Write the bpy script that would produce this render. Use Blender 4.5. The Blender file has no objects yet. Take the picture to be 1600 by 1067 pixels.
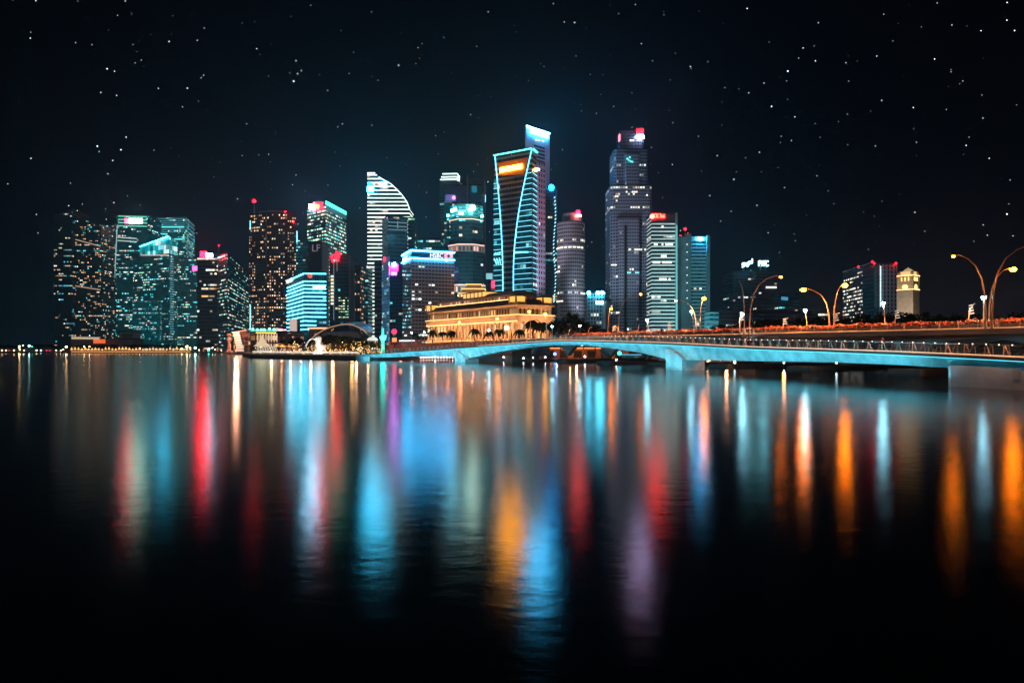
import bpy, math, random
from mathutils import Vector, Matrix
R = random.Random(7)
sc = bpy.context.scene
C = sc.collection
F_, H_, CH = 1067.0, 545.0, 4.0          # focal length in photo pixels, horizon row, camera height
def gx(px, Y): return (px-800)/F_*Y
def gz(py, Y): return CH+(H_-py)/F_*Y
def W(px, py, Y): return Vector((gx(px, Y), Y, gz(py, Y)))
GZ = 1.6

# ------------------------------------------------------------------ node helpers
class NT:
    def __init__(s, tree): s.t = tree; tree.nodes.clear()
    def n(s, typ, **k):
        nd = s.t.nodes.new(typ)
        for a, b in k.items(): setattr(nd, a, b)
        return nd
    def put(s, sock, v):
        if hasattr(v, 'is_linked') or isinstance(v, bpy.types.NodeSocket): s.t.links.new(v, sock)
        elif v is not None: sock.default_value = v
    def m(s, op, a, b=None, c=None, clamp=False):
        nd = s.n('ShaderNodeMath', operation=op); nd.use_clamp = clamp
        s.put(nd.inputs[0], a)
        if b is not None: s.put(nd.inputs[1], b)
        if c is not None: s.put(nd.inputs[2], c)
        return nd.outputs[0]
    def vm(s, op, a, b=None):
        nd = s.n('ShaderNodeVectorMath', operation=op); s.put(nd.inputs[0], a)
        if b is not None:
            if op == 'SCALE': s.put(nd.inputs[3], b)
            else: s.put(nd.inputs[1], b)
        return nd.outputs[0]
    def comb(s, x, y, z=0.0):
        nd = s.n('ShaderNodeCombineXYZ'); s.put(nd.inputs[0], x); s.put(nd.inputs[1], y); s.put(nd.inputs[2], z); return nd.outputs[0]
    def mix(s, f, a, b):
        nd = s.n('ShaderNodeMix', data_type='RGBA'); s.put(nd.inputs[0], f); s.put(nd.inputs[6], a); s.put(nd.inputs[7], b); return nd.outputs[2]
    def white(s, v):
        nd = s.n('ShaderNodeTexWhiteNoise', noise_dimensions='3D'); s.put(nd.inputs['Vector'], v); return nd.outputs
    def noise(s, v, scale, detail=2.0, rough=.5):
        nd = s.n('ShaderNodeTexNoise'); s.put(nd.inputs['Vector'], v); nd.inputs['Scale'].default_value = scale
        nd.inputs['Detail'].default_value = detail; nd.inputs['Roughness'].default_value = rough; return nd.outputs
def c4(c): return (c[0], c[1], c[2], 1.0)
MATS = {}
def newmat(name):
    m = bpy.data.materials.new(name); m.use_nodes = True; return m, NT(m.node_tree)
def plain(name, col, rough=.7, metal=0.0, var=.25, scale=.6, bump=0.0):
    """painted / stone / metal surface with uneven tone"""
    if name in MATS: return MATS[name]
    m, t = newmat(name)
    o = t.n('ShaderNodeOutputMaterial'); b = t.n('ShaderNodeBsdfPrincipled')
    tc = t.n('ShaderNodeTexCoord').outputs['Object']
    ns = t.noise(tc, scale, 5, .65)[0]
    col2 = tuple(c*(1-var) for c in col); col3 = tuple(min(1, c*(1+var*.6)) for c in col)
    t.put(b.inputs['Base Color'], t.mix(t.m('MULTIPLY_ADD', ns, 2.4, -.7, clamp=True), c4(col2), c4(col3)))
    b.inputs['Roughness'].default_value = rough; b.inputs['Metallic'].default_value = metal
    if bump:
        bp = t.n('ShaderNodeBump'); bp.inputs['Strength'].default_value = bump; t.put(bp.inputs['Height'], ns); t.put(b.inputs['Normal'], bp.outputs[0])
    t.put(o.inputs[0], b.outputs[0]); MATS[name] = m; return m
def glow(name, col, st, base=(.3,.3,.3), sample=True):
    """something that gives off light"""
    if name in MATS: return MATS[name]
    m, t = newmat(name)
    o = t.n('ShaderNodeOutputMaterial'); b = t.n('ShaderNodeBsdfPrincipled')
    b.inputs['Base Color'].default_value = c4(base); b.inputs['Emission Color'].default_value = c4(col)
    b.inputs['Emission Strength'].default_value = st
    t.put(o.inputs[0], b.outputs[0])
    if not sample: m.cycles.emission_sampling = 'NONE'
    MATS[name] = m; return m
WARM=(1,.55,.22); WWH=(1,.82,.6); WHT=(.85,1,.95); TEA=(.08,.75,.8); GRN=(.45,1,.6); BLU=(.1,.55,1); CYA=(.25,.9,1)
def facade(name, wall, glass, pal, p=.2, st=1.2, mx=.12, y0=.25, y1=.85, q=.06, line=None, dim=(.0,.012,.018), gm=.5, cl=.13, wrough=.7, lid=None, run=3):
    """curtain wall or punched window wall: windows by bay (u) and storey (v), some of them lit"""
    if name in MATS: return MATS[name]
    m, t = newmat(name)
    o = t.n('ShaderNodeOutputMaterial'); b = t.n('ShaderNodeBsdfPrincipled')
    uv = t.n('ShaderNodeUVMap').outputs[0]
    sp = t.n('ShaderNodeSeparateXYZ'); t.put(sp.inputs[0], uv)
    x, y = sp.outputs[0], sp.outputs[1]
    cx, cy = t.m('FLOOR', x), t.m('FLOOR', y); fx, fy = t.m('FRACT', x), t.m('FRACT', y)
    msk = t.m('MULTIPLY', t.m('MULTIPLY', t.m('GREATER_THAN', fx, mx), t.m('LESS_THAN', fx, 1-mx)),
              t.m('MULTIPLY', t.m('GREATER_THAN', fy, y0), t.m('LESS_THAN', fy, y1)))
    seed = R.uniform(0, 99)
    cr_ = t.m('FLOOR', t.m('MULTIPLY_ADD', t.white(t.comb(seed, cy, 1.5))[0], 3.0, t.m('DIVIDE', cx, float(run)))); r = t.white(t.comb(cr_, cy, seed)); keep = t.m('LESS_THAN', t.white(t.comb(cx, cy, seed+21))[0], 1.0 if run == 1 else .85); r2 = t.white(t.comb(cy, cx, seed+7)); fl = t.white(t.comb(seed+3, cy, seed))[0]
    clu = t.noise(t.comb(t.m('MULTIPLY', cx, cl), t.m('MULTIPLY', cy, .55), seed), 1.0, 1)[0]
    clu = t.m('MULTIPLY_ADD', clu, 5.0, -2.0, clamp=True)
    prob = t.m('MULTIPLY', clu, 2*p)
    band = t.m('MULTIPLY', t.m('LESS_THAN', fl, q), .85)
    # lit storeys run only along part of the length
    band = t.m('MULTIPLY', band, t.m('GREATER_THAN', t.noise(t.comb(t.m('MULTIPLY', cx, .11), cy, seed+5), 1.0, 0)[0], .42))
    prob = t.m('MAXIMUM', prob, band)
    lit = t.m('MULTIPLY', t.m('MULTIPLY', t.m('LESS_THAN', r[0], prob), msk), keep)
    # colour of the lamps in each room
    rmp = t.n('ShaderNodeValToRGB'); rmp.color_ramp.interpolation = 'CONSTANT'
    el = rmp.color_ramp.elements
    for i, c in enumerate(pal):
        e = el[0] if i == 0 else (el[1] if i == 1 else el.new(i/len(pal)))
        e.position = i/len(pal); e.color = c4(c)
    if len(pal) == 1: el[1].position = 1; el[1].color = c4(pal[0])
    pick = t.white(t.comb(t.m('FLOOR', t.m('MULTIPLY', cx, .34)), cy, seed+11))[0]
    t.put(rmp.inputs[0], pick)
    bri = t.m('MULTIPLY_ADD', t.m('POWER', r2[0], 2.0), 1.5, .25)
    fur = t.m('MULTIPLY_ADD', t.noise(t.comb(x, y, seed), 7.0, 1)[0], .9, .55)
    e1 = t.vm('SCALE', rmp.outputs[0], t.m('MULTIPLY', t.m('MULTIPLY', lit, bri), t.m('MULTIPLY', fur, st)))
    dimv = t.m('MULTIPLY', t.m('MULTIPLY', msk, t.m('SUBTRACT', 1.0, lit)), t.m('MULTIPLY_ADD', r2[0], 1.3, .35))
    e2 = t.vm('SCALE', t.comb(*dim), dimv)  # unlit windows glow faintly in place of ambient city light
    em = t.vm('ADD', e1, e2)
    if line:
        lc, ls, l0, l1 = line
        lm = t.m('MULTIPLY', t.m('GREATER_THAN', fy, l0), t.m('LESS_THAN', fy, l1))
        lv = t.m('MULTIPLY_ADD', t.noise(t.comb(t.m('MULTIPLY', x, .4), cy, seed+2), 1.0, 2)[0], 1.2, .4)
        if lid: lv = t.m('MULTIPLY', lv, t.m('GREATER_THAN', t.white(t.comb(seed+2, cy, 3.0))[0], lid))
        em = t.vm('ADD', em, t.vm('SCALE', t.comb(*lc), t.m('MULTIPLY', t.m('MULTIPLY', lm, lv), ls)))
    ns = t.noise(t.n('ShaderNodeTexCoord').outputs['Object'], .05, 4, .6)[0]
    wcol = t.mix(ns, c4(tuple(c*.75 for c in wall)), c4(wall))
    gcol = t.mix(r2[0], c4(glass), c4(tuple(c*1.5 for c in glass)))
    t.put(b.inputs['Base Color'], t.mix(msk, wcol, gcol))
    t.put(b.inputs['Metallic'], t.m('MULTIPLY', msk, gm))
    t.put(b.inputs['Roughness'], t.m('MULTIPLY_ADD', msk, .18-wrough, wrough))
    t.put(b.inputs['Emission Color'], em); b.inputs['Emission Strength'].default_value = 1.0
    t.put(o.inputs[0], b.outputs[0]); m.cycles.emission_sampling = 'NONE'
    MATS[name] = m; return m

# ------------------------------------------------------------------ mesh helpers
class MB:
    def __init__(s): s.v=[]; s.f=[]; s.mi=[]; s.uv=[]
    def face(s, pts, mi=0, uv=None):
        i = len(s.v); s.v += [tuple(p) for p in pts]; s.f.append(list(range(i, i+len(pts)))); s.mi.append(mi)
        s.uv.append(uv or [(p[0]*.3, p[1]*.3) for p in pts]); return s
    def box(s, x0, y0, z0, x1, y1, z1, mi=0):
        P = [(x0,y0,z0),(x1,y0,z0),(x1,y1,z0),(x0,y1,z0),(x0,y0,z1),(x1,y0,z1),(x1,y1,z1),(x0,y1,z1)]
        return s.hexa(P, mi)
    def hexa(s, P, mi=0):
        i = len(s.v); s.v += [tuple(p) for p in P]
        for q in ((3,2,1,0),(4,5,6,7),(0,1,5,4),(1,2,6,5),(2,3,7,6),(3,0,4,7)):
            s.f.append([i+k for k in q]); s.mi.append(mi); s.uv.append([(0,0),(1,0),(1,1),(0,1)])
        return s
    def bar(s, a, b, w, h, mi=0):
        """box along a->b, w wide (level, across), h high, centred on the line"""
        a, b = Vector(a), Vector(b); d = (b-a).normalized()
        up = Vector((0,0,1)) if abs(d.z) < .95 else Vector((0,1,0))
        sd = d.cross(up).normalized()*w/2; u2 = sd.cross(d).normalized()*h/2
        return s.hexa([a-sd-u2, b-sd-u2, b+sd-u2, a+sd-u2, a-sd+u2, b-sd+u2, b+sd+u2, a+sd+u2], mi)
    def tube(s, path, rad, seg=8, mi=0, cap=True):
        path = [Vector(p) for p in path]; n = len(path); i0 = len(s.v)
        rs = rad if isinstance(rad, (list, tuple)) else [rad]*n
        for k, p in enumerate(path):
            d = (path[min(k+1, n-1)]-path[max(k-1, 0)]).normalized()
            a = Vector((0,1,0)) if abs(d.y) < .9 else Vector((1,0,0))
            u = d.cross(a).normalized(); w = d.cross(u)
            for j in range(seg):
                q = 2*math.pi*j/seg; s.v.append(tuple(p+(u*math.cos(q)+w*math.sin(q))*rs[k]))
        for k in range(n-1):
            for j in range(seg):
                a = i0+k*seg+j; b = i0+k*seg+(j+1) % seg
                s.f.append([a, b, b+seg, a+seg]); s.mi.append(mi); s.uv.append([(0,0)]*4)
        if cap:
            for base in (i0, i0+(n-1)*seg):
                s.f.append([base+j for j in range(seg)]); s.mi.append(mi); s.uv.append([(0,0)]*seg)
        return s
    def lathe(s, prof, c=(0,0,0), seg=16, mi=0, sx=1, sy=1):
        i0 = len(s.v)
        for r, z in prof:
            for j in range(seg):
                q = 2*math.pi*j/seg; s.v.append((c[0]+r*sx*math.cos(q), c[1]+r*sy*math.sin(q), c[2]+z))
        for k in range(len(prof)-1):
            for j in range(seg):
                a = i0+k*seg+j; b = i0+k*seg+(j+1) % seg
                s.f.append([a, b, b+seg, a+seg]); s.mi.append(mi); s.uv.append([(0,0)]*4)
        return s
    def ball(s, c, r, seg=12, mi=0, sz=1):
        n = seg//2; return s.lathe([(max(.001, r*math.sin(math.pi*k/n)), -r*sz*math.cos(math.pi*k/n)) for k in range(n+1)], c, seg, mi)
    def build(s, name, mats, parent=None, local=False, smooth=False):
        me = bpy.data.meshes.new(name)
        off = Vector((0,0,0)) if (local or parent is None) else parent.matrix_basis.translation
        me.from_pydata([(v[0]-off[0], v[1]-off[1], v[2]-off[2]) for v in s.v], [], s.f)
        mats = mats if isinstance(mats, (list, tuple)) else [mats]
        for m in mats: me.materials.append(m)
        ul = me.uv_layers.new(name='UVMap')
        flat = [u for f in s.uv for u in f]
        if len(flat) == len(ul.data): ul.data.foreach_set('uv', [c for u in flat for c in u])
        me.polygons.foreach_set('material_index', s.mi)
        if smooth: me.polygons.foreach_set('use_smooth', [True]*len(me.polygons))
        me.update()
        o = bpy.data.objects.new(name, me); C.objects.link(o)
        if parent: o.parent = parent
        return o
def tag(o, label=None, cat=None, group=None, kind=None):
    if label: o['label'] = label
    if cat: o['category'] = cat
    if group: o['group'] = group
    if kind: o['kind'] = kind
    return o
def empty(name, loc, label=None, cat=None, group=None, rz=0):
    o = bpy.data.objects.new(name, None); C.objects.link(o); o.location = loc; o.rotation_euler = (0,0,rz); o.empty_display_size = .1
    return tag(o, label, cat, group)
def copy_tree(o, loc=None, rz=None, parent=None):
    c = o.copy(); C.objects.link(c); c.parent = parent
    if loc is not None: c.location = loc
    if rz is not None: c.rotation_euler = (0, 0, rz)
    for ch in list(o.children): copy_tree(ch, parent=c)
    return c
ORD = 'first second third fourth fifth sixth seventh eighth ninth tenth eleventh twelfth thirteenth fourteenth fifteenth sixteenth seventeenth eighteenth nineteenth twentieth'.split()
def nth(i): return ORD[i] if i < 20 else ('twenty-'+ORD[i-20] if i < 29 else ('thirtieth' if i == 29 else ('thirty-'+ORD[i-30] if i < 39 else ('fortieth' if i == 39 else 'forty-'+ORD[i-40]))))
def light(name, typ, loc, power, col, target=None, parent=None, **k):
    l = bpy.data.lights.new(name, typ); l.energy = power; l.color = col
    for a, b in k.items(): setattr(l, a, b)
    o = bpy.data.objects.new(name, l); C.objects.link(o); o.location = loc
    if target is not None: o.rotation_euler = (Vector(target)-Vector(loc)).to_track_quat('-Z', 'Y').to_euler()
    return o
def text_part(name, s, P0, P1, h, mat, parent, depth=.25):
    cu = bpy.data.curves.new(name, 'FONT'); cu.body = s; cu.extrude = .02; cu.resolution_u = 3
    tmp = bpy.data.objects.new(name, cu); C.objects.link(tmp)
    dg = bpy.context.evaluated_depsgraph_get(); me = bpy.data.meshes.new_from_object(tmp.evaluated_get(dg))
    bpy.data.objects.remove(tmp); bpy.data.curves.remove(cu)
    xs = [v.co.x for v in me.vertices]; ys = [v.co.y for v in me.vertices]; x0, x1, y0, y1 = min(xs), max(xs), min(ys), max(ys)
    P0, P1 = Vector(P0), Vector(P1); d = P1-P0; n = d.cross(Vector((0,0,1))).normalized()   # towards the viewer when P0 is on the viewer's left
    off = parent.location if parent else Vector((0,0,0))
    for v in me.vertices:
        p = P0+d*((v.co.x-x0)/(x1-x0))+Vector((0,0,1))*h*((v.co.y-y0)/(y1-y0))+n*(depth if v.co.z > 0 else 0)
        v.co = p-off
    me.materials.clear(); me.materials.append(mat)
    o = bpy.data.objects.new(name, me); C.objects.link(o); o.parent = parent; return o

# ------------------------------------------------------------------ materials
CONC = plain('concrete', (.34,.34,.36), .8, scale=.3)
DARK = plain('dark_metal', (.03,.032,.036), .5, .3)
ROOF = plain('roof_membrane', (.05,.055,.06), .9)
WPNT = plain('white_paint', (.62,.62,.6), .5)
STEEL = plain('steel', (.35,.35,.36), .35, .8)
RED_L = glow('red_beacon_light', (1,.002,.006), 40)
WHITE_L = glow('white_sign_light', (.75,1,1), 9)

# ------------------------------------------------------------------ towers
def foot3(pl, pc, pr, Y):
    c = Vector((gx(pc[0], Y), Y)); out = []
    for p in (pl, pr):
        y = Y*(H_-pc[1])/(H_-p[1]); out.append(Vector((gx(p[0], y), y)))
    l, r = out
    return [l, c, r, l+r-c], gz(pc[1], Y)
def flat(p0, p1, py, Y, D=30):
    a, b = gx(p0, Y), gx(p1, Y)
    return [Vector((a, Y)), Vector((b, Y)), Vector((b, Y+D)), Vector((a, Y+D))], gz(py, Y)
def walls(pts, z0, z1, fm, parent, bay, fl, name='facade', roofmat=None, roof=True):
    zt = z1 if isinstance(z1, (list, tuple)) else [z1]*len(pts)
    mb = MB(); n = len(pts); vo = R.randint(0, 60)
    for i in range(n):
        a, b = pts[i], pts[(i+1) % n]; w = (b-a).length; nb = max(1, round(w/bay)); u0 = 40*i+R.randint(0, 20)
        za, zb = zt[i], zt[(i+1) % n]; zz = max(za, zb)
        v0 = 0; nf = (zz-z0)/fl
        mb.face([(a.x,a.y,z0),(b.x,b.y,z0),(b.x,b.y,zb),(a.x,a.y,za)], 0, [(u0,vo),(u0+nb,vo),(u0+nb,vo+(zb-z0)/fl),(u0,vo+(za-z0)/fl)])
    f = mb.build(name, fm, parent)
    if roof:
        rb = MB(); top = [(p.x, p.y, z) for p, z in zip(pts, zt)]
        ctr = Vector((sum(p[0] for p in top)/n, sum(p[1] for p in top)/n))
        rb.face([(p[0], p[1], p[2]+.05) for p in top])
        for i in range(n):       # parapet
            a, b = Vector(top[i]), Vector(top[(i+1) % n]); rb.bar(a+Vector((0,0,.5)), b+Vector((0,0,.5)), .5, 1.0)
        rb.build('roof', roofmat or ROOF, parent)
    return f
def tower(label, fp, fm, bay=3.2, fl=4.0, name='office_tower', cat='tower', z0=GZ, ztop=None, roofmat=None, group=None):
    pts, z1 = fp
    if ztop is not None: z1 = ztop
    c = sum(pts, Vector((0,0)))/len(pts)
    root = empty(name, (c.x, c.y, z0), label, cat, group)
    walls(pts, z0, z1, fm, root, bay, fl, roofmat=roofmat)
    root['z1'] = z1 if not isinstance(z1, (list, tuple)) else max(z1)
    return root, pts, (z1 if not isinstance(z1, (list, tuple)) else max(z1))
def onface(A, B, px, py, out=.6):
    k = (px-800)/F_; d = B-A
    t = (k*A.y-A.x)/(d.x-k*d.y); p = A+d*t
    n = Vector((d.y, -d.x)).normalized()
    if n.dot(-p) < 0: n = -n
    q = p+n*out; return Vector((q.x, q.y, gz(py, p.y)))
def band(parent, segs, mat, h=.8, w=.8, name='light_band'):
    mb = MB()
    for a, b in segs: mb.bar(a, b, w, h)
    return mb.build(name, mat, parent)
def _panel_mb(a, b, ta, tb, n):
    m = MB().hexa([a, b, b-n, a-n, ta, tb, tb-n, ta-n]); w = (b-a).length/2.4; h = (ta-a).length/3.0
    m.uv = [[(u*w, v*h) for u, v in f] for f in m.uv]; return m
def panel(parent, A, B, x0, x1, yt, yb, mat, name='sign', out=.6, th=.8):
    a = onface(A, B, x0, yb, out); b = onface(A, B, x1, yb, out); ta = onface(A, B, x0, yt, out); tb = onface(A, B, x1, yt, out)
    n = (b-a).cross(Vector((0,0,1))).normalized()*th
    return _panel_mb(a, b, ta, tb, n).build(name, mat, parent)
def mast(parent, px, yt, yb, Y, beacon=RED_L, r=.5, br=1.6):
    a, b = W(px, yb, Y), W(px, yt, Y)
    m = MB().tube([a, (a+b)/2, b], [r, r*.7, r*.35], 6).build('mast', STEEL, parent)
    if beacon: MB().ball(b+Vector((0,0,br*.6)), br, 10).build('beacon', beacon, m).matrix_parent_inverse = Matrix.Identity(4)
    if beacon:
        bo = m.children[0]
        for v in bo.data.vertices: v.co -= Vector(parent.location)
    return m
def rooftop(parent, pts, z, k=.5, h=5, mat=None):
    c = sum(pts, Vector((0,0)))/len(pts); q = [c+(p-c)*k for p in pts]
    walls(q, z, z+h, mat or CONC, parent, 4, 4, name='plant_room', roof=True)

# --- west end: the bay towers
f_apt = facade('apartment_facade', (.05,.055,.06), (.02,.03,.035), [WARM,WWH,(1,.6,.4),WHT,TEA,(1,.65,.4)], .2, 1.4, .18, .25, .75, .06, dim=(.002,.016,.022), cl=.3, run=2)
f_apt2 = facade('apartment_side_facade', (.03,.035,.04), (.02,.03,.035), [WARM,WWH,WHT,TEA,BLU], .07, 1.0, .08, .2, .75, .12, dim=(.0,.007,.01))
f_teal = facade('teal_office_facade', (.03,.06,.07), (.02,.05,.06), [TEA,CYA,WHT,TEA,GRN,WWH], .26, 1.25, .1, .3, .75, .14, line=((.05,.4,.48),.16,.9,1.0), dim=(.0,.05,.062))  # faint emissive spandrel lines stand in for ambient light on the slabs
f_teal2 = facade('deep_teal_facade', (.02,.05,.06), (.015,.04,.05), [TEA,WHT,CYA,WWH], .17, 1.3, .06, .25, .75, .14, dim=(.0,.05,.062))
f_teal3 = facade('bright_teal_facade', (.03,.08,.09), (.02,.06,.07), [TEA,CYA,WHT,GRN], .3, 1.3, .06, .25, .8, .1, dim=(.0,.055,.065), line=((.05,.5,.6),.22,.88,1.0))
f_dark = facade('dark_office_facade', (.03,.035,.045), (.015,.02,.028), [WHT,WWH,TEA], .07, 1.1, .1, .25, .8, .04, dim=(.0,.008,.013))
f_bandw = facade('banded_warm_facade', (.05,.05,.055), (.02,.025,.03), [WWH,WARM,WHT,WWH], .22, 1.3, .03, .3, .75, .3, dim=(.001,.01,.014))
f_bandt = facade('banded_white_facade', (.04,.045,.05), (.02,.03,.035), [WHT,WWH,GRN,TEA], .18, 1.2, .03, .3, .7, .25, dim=(.0,.014,.019))

t1, p1, z1 = tower('dark apartment tower at the left end of the skyline with scattered warm windows', flat(84,112,333,1100,45), f_apt2, 2.7, 3.2, 'apartment_tower', ztop=[gz(337,1100),gz(327,1100),gz(330,1100),gz(337,1100)])
t1b, p1b, z1b = tower('broad apartment slab with a roof sloping right and many small amber windows', flat(112.6,158,345,1110,40), f_apt, 2.5, 3.2, 'apartment_tower', ztop=[gz(338,1110),gz(352,1110),gz(352,1110),gz(338,1110)])
A, B = p1b[0], p1b[1]
for yy, y2 in ((373,385), (446,453)): band(t1b, [(onface(A,B,113,yy,.3), onface(A,B,157,y2,.3))], glow('warm_band', (1,.6,.4), .5), 1.6, .8)
t2a, p2a, _ = tower('low dark slab between the apartment slab and the tower with the white sign', flat(163,190,352,1180,30), f_teal2, 3.2, 4)
t2, p2, z2 = tower('teal tower with a white and red sign on a green lit crown', flat(182,231,337,1150,45), f_teal2, 2.3, 3.6)
A, B = p2[0], p2[1]
for yy in (338,343,348,353): band(t2, [(onface(A,B,185,yy), onface(A,B,230,yy+1))], glow('green_crown', (.15,.9,.65), .9), 1.5, .8)
panel(t2, A, B, 202, 223, 342, 349, glow('white_sign_panel', (.6,1,.8), 24), 'sign', 1.6)
panel(t2, A, B, 196, 201.6, 342, 349, glow('red_sign_panel', (1,.01,.03), 70), 'sign', 1.6)
for yy in (371,376): band(t2, [(onface(A,B,184,yy), onface(A,B,214,yy+2))], glow('soft_white_band', (.7,.85,.8), .7), 1.6, .8)
MB().bar(onface(A,B,184,352,1.5), onface(A,B,175.5,523,1.5), 1.0, .8).build('light_strip', glow('pale_strip', (.5,.8,.85), .7), t2)
t4, p4, z4 = tower('tall tower crowned with pale louvres behind the slanted glass crown', foot3((241,340),(290,339),(304,351),1230), f_teal3, 2.4, 3.8)
LV = glow('louvre_glow', (.12,.42,.5), .5)
for i in range(10):
    y = 342+i*3.4; band(t4, [(onface(p4[0],p4[1],242,y), onface(p4[0],p4[1],290,y))] if i < 7 else [], LV, 1.1, .8) if i < 7 else None
    yb2 = 342+i*6.0; MB().bar(onface(p4[1],p4[2],290.2,yb2), onface(p4[1],p4[2],303.6,H_-(H_-yb2)*(194/206)), .8, 1.1).build('louvre', LV, t4)
for i, (py, pa, pb) in enumerate(((355,243,288),(366,243,262),(374,268,289))): band(t4, [(onface(p4[0],p4[1],pa,py,1.2), onface(p4[0],p4[1],pb,py,1.2))], glow('teal_band', (.1,.9,.85), 1.3), 2.0, 1)
t3, p3, z3 = tower('teal office block in front with a slanted glowing glass crown', foot3((208,402),(264,397),(277,401),1000), f_teal, 2.3, 3.7)
A, B = p3[0], p3[1]
crm = facade('glass_crown', (.05,.2,.22), (.05,.2,.22), [CYA,TEA,(.6,1,1)], .9, 1.1, .05, .03, .97, .9, dim=(.0,.3,.34))
za, zb = gz(386,p3[0].y), gz(369,1000)
q = [A+(B-A)*.19, B, p3[2], p3[3]+(p3[2]-p3[3])*.19]
walls(q, z3, [za, zb, gz(374,1000), za], crm, t3, 6, 7, name='glass_crown', roofmat=ROOF)
band(t3, [(onface(A,B,219,385.6,.8), onface(A,B,263.5,369.3,.8))], glow('crown_edge', (.05,.7,1), 16), 1.0, 1)
band(t3, [(onface(A,B,252,374.8,1.2), onface(A,B,263,370.2,1.2))], glow('crown_apex', (.01,.6,1), 90), 1.3, 1, name='apex_light')
band(t3, [(onface(A,B,222,399,.8), onface(A,B,262,399,.8))], glow('pink_band', (1,.5,.4), .8), 1.6, 1)
for i in range(34):
    y = 402+i*3.6; MB().bar(onface(p3[1],p3[2],265.5,y,.5), onface(p3[1],p3[2],270.5,y,.5), .7, .9).build('fin_light', glow('fin_glow', (.2,.75,.85), .55), t3)
lo = panel(t3, A, B, 209.5, 253, 471, 534, facade('lit_atrium', (.03,.1,.11), (.02,.08,.09), [TEA,CYA,WHT], .16, .8, .08, .2, .85, .2, dim=(.0,.072,.088)), 'atrium', 3, 3)
t5, p5, _ = tower('shadowy teal block to the left of the tower with the red rooftop sign', flat(276,313,404,1080,30), f_teal, 2.4, 3.7)
panel(t5, p5[0], p5[1], 301, 309, 416, 423, glow('pink_sign', (1,.03,.12), 12), 'sign', 1)
t6, p6, z6 = tower('office block with warm banded floors under a big red and white sign', flat(308,342,403,950,40), f_bandw, 3.0, 5.2)
MB().box(gx(313,950),950,z6+.2,gx(321.5,950),953,gz(393,950)).build('sign', glow('crimson_sign', (1,.001,.005), 110), t6)
MB().box(gx(321.9,950),950,z6+.2,gx(331,950),953,gz(396,950)).build('sign', glow('white_blue_sign', (.35,.7,1), 30), t6)
band(t6, [(W(309,404.5,949.4), W(335,404.5,949.4))], glow('pink_white_band', (1,.6,.65), 1.6), 1.2, .8)
t7, p7, _ = tower('dark slab with white floor bands running down to the right', foot3((340,400),(355,394),(389,426),900), f_bandt, 3.0, 4.6)
mast(t7, 342, 384, 394, 905, RED_L, .4, .7)
# --- warm brown residential tower
f_brn = facade('brown_tower_facade', (.10,.065,.055), (.03,.03,.035), [(1,.5,.22),WWH,(1,.62,.36),(1,.5,.25)], .36, 1.5, .26, .3, .75, .05, dim=(.008,.010,.013), cl=.4, run=2)
t8, p8, z8 = tower('brown tower dotted with amber windows and topped by a red beacon mast', foot3((389,336),(417,333),(463,334),800), f_brn, 2.6, 3.5, 'apartment_tower')
MB().bar(onface(p8[0],p8[1],416.6,334,.3), onface(p8[0],p8[1],416.6,520,.3), .8, .8).build('corner_fin', plain('rose_concrete', (.3,.2,.2), .8), t8)
rooftop(t8, p8, z8, .6, 4)
mast(t8, 397, 316, 334, 815, RED_L, .7, 2.0)
for a, b in ((345,359),(476,516)): MB().bar(W(391,a,799), W(391,b,799), .9, .9).build('light_strip', glow('blue_strip', (.2,.75,1), 2.2), t8)
for px, py in ((446,331),(459,347)): MB().ball(W(px,py,797), .8, 8).build('beacon', RED_L, t8)
t9, p9, _ = tower('dark teal slab with blue vertical light strips to the right of the brown tower', flat(461.5,481,377,830,30), f_teal2, 3, 4)
MB().bar(W(464,361,829), W(464,379,829), 1, 1).build('light_strip', MATS['blue_strip'], t9)
for k in range(9): MB().bar(W(458,380+k*2.2,828.5), W(462,380+k*2.2,828.5), 1, 1.1).build('light_fin', glow('blue_fin', (.08,.6,1), 1.6), t9)
MB().bar(W(460,376.5,829), W(468,376.5,829), 1, 1).build('light_strip', MATS['blue_strip'], t9)
# --- tower with the green lit crown
f_grn = facade('green_white_office_facade', (.04,.05,.05), (.02,.035,.035), [GRN,WHT,(.9,1,.7),TEA], .5, 1.35, .06, .35, .8, .55, dim=(.0,.02,.024), cl=.2)
t10, p10, z10 = tower('tower with a green lit crown strip and a red and white rooftop sign', foot3((480,326),(509,319),(541,336),850), f_grn, 2.8, 4.3)
L, Cn, Rr = p10[0], p10[1], p10[2]
a, b, c, d = onface(Cn,Rr,509.5,328,0), onface(Cn,Rr,541,343,0), onface(Cn,Rr,509.5,313.5,0), onface(Cn,Rr,541,330.5,0)
MB().hexa([a+Vector((0,-.4,-1)), b+Vector((0,-.4,0)), b+Vector((0,1,0)), a+Vector((0,1,-1)), c+Vector((0,-.4,0)), d+Vector((0,-.4,0)), d+Vector((0,1,0)), c+Vector((0,1,0))]).build('crown_screen', plain('crown_screen_grey', (.2,.3,.3), .5), t10)
MB().bar(a*.25+c*.75+Vector((0,-1.2,0)), b*.25+d*.75+Vector((0,-1.2,0)), .8, 4.2).build('light_band', glow('jade_light', (.03,1,.6), 5), t10)
panel(t10, L, Cn, 491, 505, 316, 330, glow('scarlet_sign', (1,.002,.008), 30), 'sign', 1.2)
panel(t10, L, Cn, 493, 500, 321, 325, glow('amber_sign', (1,.45,.05), 9), 'sign', 2.4)
panel(t10, L, Cn, 485.5, 491, 319.5, 327, glow('ice_sign', (.2,.7,1), 220), 'sign', 2.4)
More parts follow.
